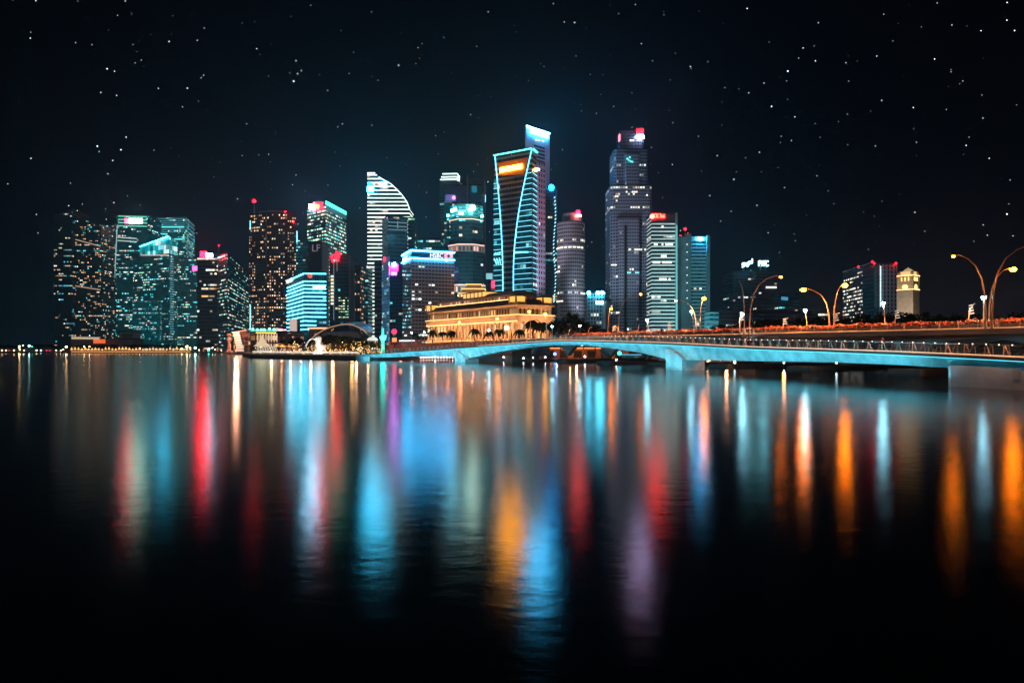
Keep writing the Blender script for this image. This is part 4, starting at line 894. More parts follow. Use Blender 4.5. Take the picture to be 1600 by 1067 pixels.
while Yh > 72:
    L = 14.0; dY = L*DV.y
    if idx < 3: proto_h = hedge_mesh(L, 30+idx).build('flowering_hedge', FLW); hp_ = proto_h
    else: hp_ = bpy.data.objects['flowering_hedge' + ('' if idx % 3 == 0 else '.%03d' % (idx % 3))].copy(); C.objects.link(hp_)
    p = RP(Yh, .75, rbz+.62); hp_.location = p; hp_.rotation_euler = (0,0,hang)
    tag(hp_, 'red flowering hedge on the road bridge parapet, '+nth(idx)+' from its far end', 'flowers', 'flowering hedges along the road bridge')
    Yh -= dY; idx += 1

# ramp carrying the road on towards the hotel
rampP = [(0,222,7.0),(-20,262,6.8),(-45,305,6.2),(-75,340,5.2)]
rp_ = empty('road_ramp', (-20,262,GZ), 'brown approach ramp with a red railing in front of the hotel', 'ramp')
BRW = plain('brown_wall', (.20,.12,.09), .85)
mb = MB(); mr = MB(); mt = MB()
for (a, b) in zip(rampP, rampP[1:]):
    a, b = Vector(a), Vector(b); d = (b-a).normalized(); nn = Vector((-d.y, d.x, 0)); nn = nn if nn.x > 0 else -nn
    mb.hexa([(a.x,a.y,GZ),(b.x,b.y,GZ),(b.x+nn.x*14,b.y+nn.y*14,GZ),(a.x+nn.x*14,a.y+nn.y*14,GZ),a,b,b+nn*14,a+nn*14])
    mr.tube([a+Vector((0,0,1.2)), b+Vector((0,0,1.2))], .08, 5); L = (b-a).length; n = int(L/1.6)
    for k in range(n): q = a.lerp(b, k/n); mt.bar(q, q+Vector((0,0,1.2)), .12, .12)
mb.build('wall', BRW, rp_); mr.build('handrail', plain('red_rail', (.5,.13,.08), .5), rp_); tag(mt.build('baluster', plain('red_rail', (.5,.13,.08), .5), rp_), kind='stuff')

# ================================================================== classical hotel
A0 = Vector((-54,435)); ang = math.atan2(-83, 57); HLn = 100.7; HW = 23
Ho = empty('hotel_building', (A0.x, A0.y, GZ), 'long colonnaded hotel glowing amber, with dark mansard roof, behind the bridges', 'hotel', rz=ang)
def hz(z): return z-GZ
STN = plain('warm_stone', (.56,.45,.36), .8, scale=.2); MAN = plain('brown_roof_tiles', (.17,.09,.07), .75, scale=.4)
COVE = glow('amber_cove_light', (1,.42,.11), 20); COV2 = glow('gold_cove_light', (1,.48,.15), 9)
f_hw = facade('hotel_lower_windows', (.5,.38,.28), (.08,.05,.03), [(1,.6,.25),(1,.75,.4)], .5, 1.3, .28, .15, .8, .3, dim=(.05,.022,.008), gm=.1)
f_ha = facade('hotel_attic_windows', (.52,.40,.30), (.06,.035,.02), [(1,.55,.2)], .45, 1.0, .3, .12, .72, .3, dim=(.03,.012,.004), gm=.1)
def hwall(name, x0, y0, x1, y1, za, zb, mat, bay=4.2, fl=4.4, tp=None):
    mb = MB(); P = [(x0,y0),(x1,y0),(x1,y1),(x0,y1)]; t_ = tp or 0
    for i in range(4):
        a, b = P[i], P[(i+1) % 4]; w = math.hypot(b[0]-a[0], b[1]-a[1]); nb = max(1, round(w/bay)); nf = max(1, round((zb-za)/fl))
        mb.face([(a[0],a[1],hz(za)),(b[0],b[1],hz(za)),(b[0],b[1],hz(zb)),(a[0],a[1],hz(zb))], 0, [(30*i,0),(30*i+nb,0),(30*i+nb,nf),(30*i,nf)])
    mb.face([(x,y,hz(zb)) for x, y in P], 0, [(.01,.01)]*4)
    return mb.build(name, mat, Ho, True)
hwall('base_storey', 0, 0, HLn, HW, GZ, 8.4, f_hw, 4.2, 5)
hwall('colonnade_wall', 1.5, 1.8, HLn-1.5, HW-1.8, 8.4, 18.2, f_hw, 4.2, 4.9)
MB().box(-.6,-.6,hz(8.4),HLn+.6,HW+.6,hz(8.9)).build('plinth_ledge', STN, Ho, True)
ncol = 26
for k in range(ncol+1):
    x = 1+k*(HLn-2)/ncol
    MB().lathe([(.95,0),(.95,.3),(.72,.45),(.68,4),(.6,8.4),(.85,8.8),(.95,9.25)], (x,.6,hz(8.92)), 10).build('column', STN, Ho, True)
for k in range(1,6):
    MB().lathe([(.95,0),(.95,.3),(.72,.45),(.68,4),(.6,8.4),(.85,8.8),(.95,9.25)], (HLn-.6,.6+k*(HW-1.2)/5,hz(8.92)), 10).build('column', STN, Ho, True)
MB().box(-.4,-.4,hz(18.2),HLn+.4,HW+.4,hz(20.9)).build('entablature', STN, Ho, True)
MB().box(-1.2,-1.2,hz(20.9),HLn+1.2,HW+1.2,hz(21.6)).build('cornice', STN, Ho, True)
hwall('attic_storey', .6, .6, HLn-.6, HW-.6, 21.6, 26.4, f_ha, 2.6, 4.8)
MB().box(-.7,-.7,hz(26.4),HLn+.7,HW+.7,hz(27.0)).build('eaves', STN, Ho, True)
i_ = 3.0
MB().hexa([(0,0,hz(27)),(HLn,0,hz(27)),(HLn,HW,hz(27)),(0,HW,hz(27)),(i_,i_,hz(30.2)),(HLn-i_,i_,hz(30.2)),(HLn-i_,HW-i_,hz(30.2)),(i_,HW-i_,hz(30.2))]).build('mansard_roof', MAN, Ho, True)
hwall('upper_storey', 5, 4.2, HLn-12, HW-4.2, 30.2, 33.0, facade('hotel_arched_windows', (.50,.38,.34), (.10,.06,.05), [(1,.6,.4)], .7, .8, .3, .1, .72, .5, dim=(.05,.02,.012), gm=.1), 3.4, 2.8)
MB().hexa([(4,3.4,hz(33)),(HLn-9,3.4,hz(33)),(HLn-9,HW-3.4,hz(33)),(4,HW-3.4,hz(33)),(8,8,hz(35.4)),(HLn-14,8,hz(35.4)),(HLn-14,HW-8,hz(35.4)),(8,HW-8,hz(35.4))]).build('upper_roof', plain('rose_brown_roof', (.34,.2,.17), .8), Ho, True)
# lit attic pavilion in the middle and lanterns on the corners
MB().box(36,5,hz(33.2),60,15,hz(36.4)).build('roof_pavilion', glow('gold_pavilion', (1,.52,.14), 1.3, (.4,.3,.15)), Ho, True)
for k in range(6): MB().box(36.4+k*4.3,4.6,hz(33.2),37.0+k*4.3,4.95,hz(36.4)).build('pilaster', STN, Ho, True)
MB().box(35.4,4.4,hz(36.4),60.6,15.6,hz(36.9)).build('pavilion_roof', MAN, Ho, True)
for (x, y) in ((3,2.5),(HLn-4,2.5),(HLn-4,HW-3)):
    ln = MB().box(x-3,y-3,hz(28.6),x+3,y+3,hz(31.2)).build('lantern_pavilion', glow('lantern_amber', (1,.5,.1), 1.25, (.4,.25,.1)), Ho, True)
    MB().hexa([(x-3.8,y-3.8,hz(31.2)),(x+3.8,y-3.8,hz(31.2)),(x+3.8,y+3.8,hz(31.2)),(x-3.8,y+3.8,hz(31.2)),(x-.6,y-.6,hz(33)),(x+.6,y-.6,hz(33)),(x+.6,y+.6,hz(33)),(x-.6,y+.6,hz(33))]).build('pavilion_roof', plain('gold_brown_roof', (.38,.22,.10), .7), ln, True)
    for a in (-1,1):
        for b in (-1,1): MB().box(x+a*3-.4,y+b*3-.4,hz(27.8),x+a*3+.4,y+b*3+.4,hz(31.2)).build('corner_post', STN, ln, True)
# cove lights
for nm, x0, y0, x1, y1, z, m_ in (('cove_light', .5,1.15,HLn-.5,1.45,8.95,COVE),('cove_light',-.9,-.9,HLn+.9,-.6,21.62,COV2),('cove_light',5,3.2,HLn-12,3.5,30.25,COV2),('cove_light',-.35,-.55,HLn,-.42,18.3,COV2)):
    MB().box(x0,y0,hz(z),x1,y1,hz(z+.12)).build(nm, m_, Ho, True)
for y in (1.15,): MB().box(HLn-1.35,1.2,hz(8.95),HLn-1.05,HW-1,hz(9.07)).build('cove_light', COVE, Ho, True)
MB().box(HLn+.6,-.6,hz(21.62),HLn+.9,HW+.6,hz(21.74)).build('cove_light', COV2, Ho, True)
for k in range(9):
    lx = 6+k*11.5; p = Matrix.Rotation(ang, 3, 'Z') @ Vector((lx,-9,0))
    q = Matrix.Rotation(ang, 3, 'Z') @ Vector((lx,0,0))
    light('facade_uplight', 'SPOT', (A0.x+p.x, A0.y+p.y, 3), 26000, (1,.45,.17), (A0.x+q.x, A0.y+q.y, 15), spot_size=1.7, spot_blend=.8, shadow_soft_size=.4)
for lx in (96,HLn+6): 
    p = Matrix.Rotation(ang, 3, 'Z') @ Vector((HLn+12, lx-90, 0)); q = Matrix.Rotation(ang, 3, 'Z') @ Vector((HLn, 11, 0))
    light('facade_uplight', 'SPOT', (A0.x+p.x, A0.y+p.y, 4), 32000, (1,.46,.19), (A0.x+q.x, A0.y+q.y, 18), spot_size=1.5, spot_blend=.8, shadow_soft_size=.4)
MB().ball(tuple(Matrix.Rotation(0,3,'Z') @ Vector((6,-1.6,hz(15)))), 1.0, 10).build('globe_lamp', glow('cream_globe', (1,.8,.5), 3.5), Ho, True)
MB().ball((HLn-8,-1.6,hz(15)), 1.3, 10).build('globe_lamp', MATS['cream_globe'], Ho, True)

# ================================================================== vegetation
TRUNK = plain('bark', (.09,.065,.045), .9)
LV1 = [leafmat('dark_leaves', (.035,.055,.02)), leafmat('mid_leaves', (.06,.085,.03))]
def tree_proto(name, seed, h=12, spread=5.5, leaf=.42):
    rnd = random.Random(seed); root = empty(name, (0,0,0))
    tb = MB(); th = h*.38; tb.tube([(0,0,0),(rnd.uniform(-.2,.2),0,th*.6),(0,0,th)], [.38,.28,.22], 7)
    cl = []
    for k in range(7):
        q = k*2*math.pi/7+rnd.uniform(-.3,.3); r = spread*rnd.uniform(.35,.75); z = h*rnd.uniform(.5,.85)
        tb.tube([(0,0,th*.9),(r*.5*math.cos(q), r*.5*math.sin(q), (th+z)/2+.4),(r*math.cos(q), r*math.sin(q), z)], [.17,.11,.04], 5)
    for k in range(24):
        q = rnd.uniform(0, 6.283); r = spread*math.sqrt(rnd.random())*.85; z = h*(.52+.36*rnd.random()*(1.1-r/spread*.5)); cl.append((r*math.cos(q), r*math.sin(q), z, rnd.uniform(1.1,1.9), rnd.uniform(.7,1.2)))
    tb.build('trunk', TRUNK, root, True); clumps(cl, 62, leaf, rnd).build('crown', LV1, root, True)
    return root
def palm_proto(name, seed, h=9):
    rnd = random.Random(seed); root = empty(name, (0,0,0)); MB().tube([(0,0,0),(.15,0,h*.5),(0,.1,h)], [.26,.19,.16], 7).build('trunk', TRUNK, root, True)
    mb = MB()
    for k in range(22):
        q = k*2.399; L = rnd.uniform(2.3,3.2); up = rnd.uniform(-.1,1.1); pr = None
        for j in range(7):
            t_ = j/6; r = L*t_; z = h+up*L*t_*.6-1.5*t_*t_*L*.7; w = .42*math.sin(math.pi*min(1, t_*.9+.1))+.04
            c = Vector((r*math.cos(q), r*math.sin(q), z)); sd = Vector((-math.sin(q), math.cos(q), 0))*w
            if pr: mb.face([pr[0]-pr[1]-Vector((0,0,.18)), pr[0], c, c-sd-Vector((0,0,.18))], j % 2); mb.face([pr[0]+pr[1]-Vector((0,0,.18)), pr[0], c, c+sd-Vector((0,0,.18))], j % 2)
            pr = (c, sd)
    mb.build('crown', LV1, root, True); return root
protos = {}
def plant(kind, x, y, z, s, rz, label, group, mk):
    key = (kind, mk)
    lst = protos.setdefault(kind, {})
    if mk not in lst:
        lst[mk] = (palm_proto if kind == 'palm_tree' else tree_proto)(kind, 50+mk*7+(100 if kind == 'palm_tree' else 0)); o = lst[mk]; o.location = (x,y,z); o.rotation_euler = (0,0,rz)
    else: o = copy_tree(lst[mk], (x,y,z), rz)
    o.scale = (s[0], s[0], s[1]); tag(o, label, 'palm' if 'palm' in kind else 'tree', group); return o
def row(kind, lst, where, group):
    for i, (px, Y, top, w) in enumerate(lst):
        z0 = GZ; hh = gz(top, Y)-z0; base = 12.0 if kind == 'shade_tree' else 10.2
        sz = hh/(base*.97); sw = (w/F_*Y)/11.0 if kind == 'shade_tree' else sz*.95
        plant(kind, gx(px,Y), Y, z0, (sw, sz), R.uniform(0,6.28), where % nth(i), group, i % 4)
# beyond the road bridge on the right bank
row('shade_tree', [(1128,250,500,40),(1150,235,498,44),(1172,262,494,46),(1196,255,493,52),(1222,240,492,54),(1250,262,490,52),(1274,230,489,56),(1300,250,487,56),(1328,262,484,50),(1352,235,482,54),(1378,250,483,56),(1404,230,481,56),(1432,245,479,54),(1462,262,483,52),(1492,235,484,56),(1522,250,485,56),(1552,230,485,58),(1580,245,482,56),(1606,235,478,60)],
    'dark shade tree beyond the road bridge on the right, %s from the left', 'shade trees on the right bank')
row('shade_tree', [(876,262,489,34),(893,250,480,40),(912,255,496,36),(930,262,502,34),(948,300,507,30),(1040,310,509,30),(1062,312,512,28),(1084,308,511,28),(1104,312,508,30)],
    'dark tree where the road bridge ends below the office towers, %s from the left', 'trees at the far bridge end')
row('shade_tree', [(505,300,522,30),(522,306,519,34),(540,296,521,34),(556,300,525,30),(572,296,530,26),(448,330,528,26),(464,325,524,28),(480,318,526,26),(588,300,533,22)],
    'tree strung with amber lights by the curved roof restaurant, %s from the left', 'lit trees by the restaurant')
row('shade_tree', [(8,660,537,30),(34,655,538,28),(60,660,536,30),(84,650,537,28),(128,640,538,26),(150,645,538,26),(176,640,537,28),(204,640,537,30),(232,638,536,30),(258,640,537,30),(286,638,537,30),(312,640,536,30),(336,636,536,28)],
    'dark tree on the distant left shore under the towers, %s from the left', 'trees on the distant left shore')
row('palm_tree', [(676,340,513,20),(692,330,516,20),(706,336,514,20),(741,300,511,22),(764,306,515,20),(780,296,512,22),(832,262,496,26),(846,256,500,24),(858,262,503,24),(650,345,518,18),(812,280,512,20)],
    'palm tree in front of the glowing hotel, %s from the left', 'palms in front of the hotel')

# ================================================================== street lamps
ORB = glow('sodium_bulb', (1,.2,.003), 190); WHB = glow('cool_bulb', (.3,.8,1), 150); DIMB = glow('dim_sodium_bulb', (1,.2,.01), 90)
POLE_O = plain('lamp_pole_paint', (.55,.38,.24), .45, .1); POLE_W = plain('pale_pole_paint', (.5,.45,.42), .45, .1)
def street_lamp(bpx, hpx, hpy, Y, z0, bulb, label, arm=True, r=.33, power=11000, col=(1,.36,.10), pole=None, group='curved street lamps on the road bridge'):
    bx = gx(bpx, Y); hx_, hz_ = gx(hpx, Y), gz(hpy, Y); root = empty('street_lamp', (bx,Y,z0), label, 'street lamp', group)
    H = hz_-z0; dx = hx_-bx
    path = [(bx+dx*f, Y, z0+H*g_) for f, g_ in ((0,0),(.0,.2),(.03,.45),(.12,.68),(.3,.86),(.55,.97),(.8,1.02),(.97,1.03))] if arm else [(bx,Y,z0),(bx+dx*.2,Y,z0+H*.5),(bx+dx,Y,z0+H)]
    MB().tube(path, [.15-.1*k/(len(path)-1) for k in range(len(path))], 8).build('pole', pole or POLE_O, root)
    hd = MB().hexa([(hx_-.45,Y-.22,hz_+.18),(hx_+.45,Y-.22,hz_+.18),(hx_+.45,Y+.22,hz_+.18),(hx_-.45,Y+.22,hz_+.18),(hx_-.3,Y-.12,hz_+.34),(hx_+.3,Y-.12,hz_+.34),(hx_+.3,Y+.12,hz_+.34),(hx_-.3,Y+.12,hz_+.34)]).build('lamp_head', DARK, root)
    if bulb: MB().ball((hx_,Y,hz_), r, 12, sz=.72 if arm else 1).build('bulb', bulb, root)
    MB().tube([(bx,Y,z0),(bx,Y,z0+.5)], .24, 8).build('base', pole or POLE_O, root)
    if power: light('street_light', 'SPOT', (hx_,Y,hz_-r-.05), power, col, (hx_,Y,z0), spot_size=math.radians(150), spot_blend=.4, shadow_soft_size=.25)
z7 = rbz+.01
street_lamp(950,955,483,182,z7,ORB,'orange lamp burning on a short curved pole in front of the gridded white block')
street_lamp(966,1001,460,178,z7,DIMB,'dim orange lamp whose thin pole arcs right before the stepped lavender tower', power=4000, r=.3)
street_lamp(1088,1056,470,162,z7,glow('pale_peach_bulb',(1,.55,.25),16),'peach lamp at the foot of the striped slab on a pole arcing left', power=7000, r=.3)
street_lamp(1094,1100,466.5,160,z7,ORB,'bright orange lamp below the twin aqua block tower, on a nearly straight pole', r=.46)
street_lamp(1171,1220,433,137,z7,DIMB,'dim orange lamp with a long arm arcing right over the distant brown block', power=5000, r=.28)
street_lamp(1163,1152,440,139,z7,None,'unlit street lamp with a pale curved pole left of the slanted roof sign', power=0, pole=POLE_W)
street_lamp(1296,1255,453,128,z7,ORB,'orange lamp on an arm arcing left, right of the distant brown block', r=.5)
street_lamp(1303,1320,446,126,z7,ORB,'brightest orange lamp, on a pole leaning right toward the office with bright floors', r=.5)
street_lamp(1540,1490,401,101,z7,glow('hooded_bulb',(1,.22,.004),420),'hooded lamp on a tall curved pole right of the clock tower, arcing left', power=1500, pole=POLE_W, r=.17)
street_lamp(1550,1622,386,100,z7,ORB,'tall pale pole curving right out of the picture at the right edge', r=.3)
street_lamp(1545,1583,421,116,z7,ORB,'big orange lamp at the right edge, right of the clock tower', r=.5)
for (bpx, hpx, hpy, Y, lb_, r) in ((1013,1011,500,168,'white star bright lamp on a short post before the lavender tower base',.3),(1085,1080,487,160,'white lamp on a short post between the striped slab and twin block tower',.26),(1156,1160,491,140,'white lamp on a short post beneath the unlit curved lamp',.3),(1261,1258,485,130,'white lamp on a post below the left arcing orange lamp',.3),(1383,1380,474,118,'white lamp on a post in front of the lattice office wing',.3),(1537,1537,465,102,'white lamp on a post beside the tall curved poles at the right',.3)):
    street_lamp(bpx,hpx,hpy,Y,z7,WHB,lb_, arm=False, r=r, power=1200, col=(.7,.9,1), pole=POLE_O, group='white post lamps on the road bridge')
for (bpx, hpx, hpy, Y, z0, lb_) in ((712,718,504,300,6.4,'golden lamp on a pole in front of the left half of the hotel colonnade'),(771,777,498,286,6.6,'golden lamp on a pole in front of the middle of the hotel'),(829,827,487,240,7,'amber lamp among palms at the right corner of the hotel'),(854,852,491,236,7,'large amber lamp at the right corner of the hotel, right of the palms')):
    street_lamp(bpx,hpx,hpy,Y,z0,glow('gold_bulb',(1,.38,.02),60),lb_, r=.5, power=2500, group='lamps on the road before the hotel')
for (bpx, hpy, Y, z0, lb_) in ((764,516,280,6.6,'white lamp on a post before the hotel, between the golden lamps'),(663,519,330,5.6,'white lamp on a post at the left corner of the hotel'),(863,510,232,7,'white lamp on a post right of the hotel corner'),(643,520,335,5.4,'small white lamp left of the hotel, below the bank block'),(906,509,222,7,'small lamp on a slender post among the trees right of the hotel')):
    street_lamp(bpx,bpx,hpy,Y,z0,WHB,lb_, arm=False, r=.3, power=300, col=(.8,.9,1), pole=POLE_W, group='white lamps on the road before the hotel')
# sculpted hooked posts with short arms
def hook(px, Yp, top, i, bars):
    x = gx(px,Yp); root = empty('hooked_post', (x,Yp,z7), 'sculpted post with %s on the flower parapet, %s from the left' % ('short lit bars' if bars else 'a curled tip', nth(i)), 'sculpted post', 'sculpted posts along the road bridge')
    H = gz(top,Yp)-z7; P_ = [(x,Yp,z7),(x+.05,Yp,z7+H*.5),(x+.25,Yp,z7+H*.8),(x+.6,Yp,z7+H*.96),(x+1.1,Yp,z7+H)]
    MB().tube(P_, [.09,.08,.07,.06,.03], 6).build('post', POLE_O, root)
    if bars:
        for k in range(4): MB().bar((x+.05,Yp,z7+H*(.6+.11*k)), (x+.9-.1*k,Yp,z7+H*(.64+.11*k)), .07, .07).build('bar', glow('bar_glow', (1,.8,.6), 1.2), root)
for i, (px, Yp, top, b_) in enumerate(((888,196,514,0),(919,190,511,0),(957,178,509,1),(996,172,506,0),(1043,164,504,1),(1087,158,500,1),(1155,141,486,1),(1223,133,497,1),(1303,127,489,1),(1398,116,484,1),(1513,104,475,1))): hook(px, Yp, top, i, b_)

# ================================================================== low waterfront buildings
def simple_block(name, label, cat, px0, px1, ytop, Y, D, mat, bay=3, fl=3.5, z0=GZ, parts=()):
    o_, P_, z_ = tower(label, flat(px0,px1,ytop,Y,D), mat, bay, fl, name, cat, z0); return o_, P_
# glass pavilion with copper dome
pv = empty('domed_pavilion', (gx(373,478),478,GZ), 'copper domed glass pavilion on the water edge, left of the hotel terraces', 'pavilion')
cxp = gx(374,486); f_pv = facade('pavilion_glass', (.25,.14,.1), (.05,.03,.03), [(1,.5,.3),WARM], .35, .9, .08, .1, .9, .2, dim=(.03,.016,.014))
rp2 = gx(389,486)-cxp
walls(ring(375.5,484,rp2,16), GZ, gz(526,484), f_pv, pv, 2.4, 2.6, name='glass_drum', roof=False)
MB().lathe([(rp2*1.02,0),(rp2*.98,1.2),(rp2*.8,2.9),(rp2*.5,4.4),(rp2*.2,5.1),(.05,5.3)], (gx(375.5,484),484+rp2,gz(526,484)), 20).build('dome', plain('copper_dome', (.42,.16,.09), .45, .3), pv, smooth=True)
MB().bar((gx(366,484),483,gz(519,484)), (gx(386,484),483,gz(516,484)), .3, .5).build('light_band', glow('coral_cove', (1,.35,.18), 1.6), pv)
light('dome_fill', 'POINT', (gx(371,466),464,gz(514,466)), 26000, (1,.4,.22), shadow_soft_size=.4)  # unseen point light added in front of the dome to brighten it
lt = empty('panel_tower', (gx(370,474),474,GZ), 'leaning stack of pale lit panels before the copper domed pavilion', 'sculpture')
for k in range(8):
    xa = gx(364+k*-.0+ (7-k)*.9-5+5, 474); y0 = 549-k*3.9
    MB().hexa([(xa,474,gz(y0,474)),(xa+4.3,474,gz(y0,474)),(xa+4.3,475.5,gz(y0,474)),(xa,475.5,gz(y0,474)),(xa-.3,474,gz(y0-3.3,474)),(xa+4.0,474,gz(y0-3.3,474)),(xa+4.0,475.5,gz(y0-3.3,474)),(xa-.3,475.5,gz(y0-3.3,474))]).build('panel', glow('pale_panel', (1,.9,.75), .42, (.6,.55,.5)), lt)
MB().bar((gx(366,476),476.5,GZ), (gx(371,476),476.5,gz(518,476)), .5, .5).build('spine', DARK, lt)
sc1 = empty('signal_tower', (gx(358.5,480),480,GZ), 'slim rose lit column with a ringed head at the left of the pavilion', 'column')
RS = plain('rose_plaster', (.6,.35,.28), .7)
MB().lathe([(2.6,0),(2.2,1),(1.2,2),(1.1,7.5),(2.0,8.2),(2.0,9.6),(1.2,9.8),(1.2,11.5),(1.9,11.8),(1.9,12.8),(.05,13.4)], (gx(358.5,480),480,GZ), 12).build('shaft', RS, sc1)
light('column_uplight', 'SPOT', (gx(357,472),472,2.2), 1800, (1,.5,.35), (gx(358.5,480),480,9), spot_size=1.0, shadow_soft_size=.2)
# terrace hotel with lit columns
f_th = facade('terrace_glass', (.16,.09,.07), (.04,.03,.03), [(1,.6,.35),WARM,(1,.4,.5)], .4, 1.0, .1, .12, .88, .2, dim=(.02,.012,.012))
th, tp_ = simple_block('terrace_building', 'low hotel with lit columns under a yellow green roof line', 'hotel', 391, 433, 521, 380, 25, f_th, 3, 3.4)
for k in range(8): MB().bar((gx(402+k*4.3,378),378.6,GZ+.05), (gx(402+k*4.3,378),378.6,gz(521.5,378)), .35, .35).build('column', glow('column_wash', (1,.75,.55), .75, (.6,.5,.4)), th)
MB().bar((gx(400,378),378,gz(520,378)), (gx(431,378),378,gz(520,378)), .5, .55).build('roof_light', glow('lime_light', (1,.75,.05), 1.9), th)
for k, px in enumerate((395,402,408,413,421,428)): MB().ball(W(px,514.5+R.uniform(-1,1.5),384), .75, 8).build('lamp', glow('mint_lamp', (.25,1,.85), 3.2), th)
MB().bar(W(392,517,386), W(431,517,386), 2, 1.6).build('roof_pergola', glow('mint_band', (.1,.7,.6), .6), th)
ch, cp_ = simple_block('customs_building', 'low grey building with rosy lit windows and an upper white box', 'building', 433, 456, 520, 384, 22, facade('grey_low_facade', (.18,.16,.17), (.05,.03,.03), [(1,.45,.3)], .5, .8, .15, .2, .8, .2, dim=(.02,.01,.01)), 3, 3.4)
MB().box(gx(429,386),386,gz(519.8,386),gx(436,386),392,gz(513,386)).build('roof_box', glow('white_box', (1,.85,.75), .7), ch)
for k in range(5): MB().ball(W(436+k*2.6,515.5,386), .4, 6).build('lamp', glow('pink_dot', (1,.3,.45), 5), ch)
MB().hexa([(gx(405,374),374,gz(537,374)),(gx(457,374),374,gz(537,374)),(gx(457,374),383,gz(533.5,374)),(gx(405,374),383,gz(533.5,374)),(gx(405,374),374,gz(536,374)),(gx(457,374),374,gz(536,374)),(gx(457,374),383,gz(532.5,374)),(gx(405,374),383,gz(532.5,374))]).build('awning', plain('brick_red_tiles', (.26,.07,.05), .8), ch)
MB().bar((gx(430,373),373.4,gz(540,373)), (gx(457,373),373.4,gz(540,373)), .6, 1.6).build('light_band', glow('amber_soffit', (1,.45,.12), 1.5), ch)
tn_ = empty('spired_tent', (gx(405,340),340,GZ), 'white pointed tent beside the ribbed white shelter', 'tent')
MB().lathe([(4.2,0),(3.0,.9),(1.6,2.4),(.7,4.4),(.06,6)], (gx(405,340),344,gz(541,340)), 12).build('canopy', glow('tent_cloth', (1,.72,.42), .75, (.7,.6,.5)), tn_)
for q in range(4): MB().tube([(gx(405,340)+3.6*math.cos(q*1.57+.78),344+3.6*math.sin(q*1.57+.78),GZ),(gx(405,340)+3.6*math.cos(q*1.57+.78),344+3.6*math.sin(q*1.57+.78),gz(540.6,340))], .12, 6).build('pole', WPNT, tn_)
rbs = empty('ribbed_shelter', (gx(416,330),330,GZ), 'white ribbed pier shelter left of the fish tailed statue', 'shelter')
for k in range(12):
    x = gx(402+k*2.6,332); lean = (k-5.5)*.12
    MB().tube([(x-lean,332,gz(551,332)),(x,331.6,gz(547,332)),(x+.2*lean,332.4,gz(542.5,332)),(x,334,gz(541,332))], .22, 6).build('rib', glow('rib_glow', (1,.85,.7), .55, (.7,.65,.6)), rbs)  # ribs emit light themselves, standing in for lamplight on white
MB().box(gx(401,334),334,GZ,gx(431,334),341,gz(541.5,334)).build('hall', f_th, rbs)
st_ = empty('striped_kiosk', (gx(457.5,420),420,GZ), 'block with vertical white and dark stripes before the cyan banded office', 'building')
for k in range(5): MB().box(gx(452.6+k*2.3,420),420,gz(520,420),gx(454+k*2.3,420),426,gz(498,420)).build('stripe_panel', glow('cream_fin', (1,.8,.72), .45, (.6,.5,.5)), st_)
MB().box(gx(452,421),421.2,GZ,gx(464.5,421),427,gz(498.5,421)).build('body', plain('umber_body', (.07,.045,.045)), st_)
# curved roof restaurant
cv = empty('curved_roof_building', (gx(530,330),330,GZ), 'low restaurant building under a long curved roof edged with warm light', 'restaurant')
arcp = [(486,530),(495,522),(505,516),(517,511),(529,508),(541,506.5),(552,508),(561,512),(568,516),(573,521)]
mb = MB()
for (a, b) in zip(arcp, arcp[1:]):
    p, q = W(a[0],a[1],326), W(b[0],b[1],326); mb.hexa([p-Vector((0,0,.5)), q-Vector((0,0,.5)), q+Vector((0,20,1.5)), p+Vector((0,20,1.5)), p, q, q+Vector((0,20,2)), p+Vector((0,20,2))])
mb.build('roof', plain('slate_roof', (.05,.055,.065), .4), cv)
mb = MB(); mb.tube([W(a,b,325.6) for a, b in arcp], .26, 6); mb.build('roof_edge_light', glow('peach_roofline', (1,.5,.28), .4), cv)
_hb = MB().box(gx(488,330),330,GZ,gx(575,330),342,gz(530,330)); _hb.uv = [[(u*16, v*3) for u, v in f] for f in _hb.uv]; _hb.build('hall', facade('restaurant_glass', (.12,.08,.06), (.04,.03,.03), [(1,.55,.2),(1,.7,.35),WARM], .5, .5, .08, .1, .85, .3, dim=(.03,.014,.006)), cv)
MB().hexa([W(492,530,327),W(570,530,327),W(570,530,340),W(492,530,340),W(506,517,327),W(562,517,327),W(562,517,340),W(506,517,340)]).build('upper_glass', facade('dim_roof_glass', (.05,.05,.06), (.03,.035,.04), [WARM], .15, .8, .05, .1, .9, .05, dim=(.015,.014,.016)), cv)
rs_ = empty('round_canopy_building', (gx(496,400),400,GZ), 'round roofed drum glowing peach behind the curved roof restaurant', 'building')
walls(ring(496,396,gx(818,396),18), GZ, gz(513,396), facade('peach_drum_facade', (.2,.15,.14), (.1,.06,.05), [(1,.55,.35)], .4, .8, .2, .3, .8, .1, dim=(.03,.015,.012)), rs_, 3, 3, name='drum')
MB().lathe([(gx(820,396),0),(gx(820,396),.9)], (gx(496,396),396+gx(818,396),gz(514,396)), 20).build('light_band', glow('peach_ring', (1,.5,.3), 1.4), rs_)
wk = empty('white_lit_kiosk', (gx(580,300),300,GZ), 'small white lit kiosk right of the curved roof restaurant', 'kiosk')
MB().lathe([(2.4,0),(2.3,.7),(1.6,1.3),(.05,1.9)], (gx(580,300),303,gz(532,300)), 10).build('canopy', glow('kiosk_white', (1,.93,.86), .8), wk)
MB().box(gx(576,300),301,GZ,gx(584,300),305,gz(532,300)).build('body', plain('pale_block', (.4,.36,.4)), wk)
gp_ = empty('lit_pylon', (gx(598,300),300,GZ), 'turquoise lit pylon between the restaurant and the ramp', 'pylon')
MB().tube([(gx(598,300),300,GZ),(gx(598,300),300,gz(513,300))], [.9,.5], 8).build('shaft', glow('turquoise_shaft', (.02,.9,.65), 1.3), gp_)
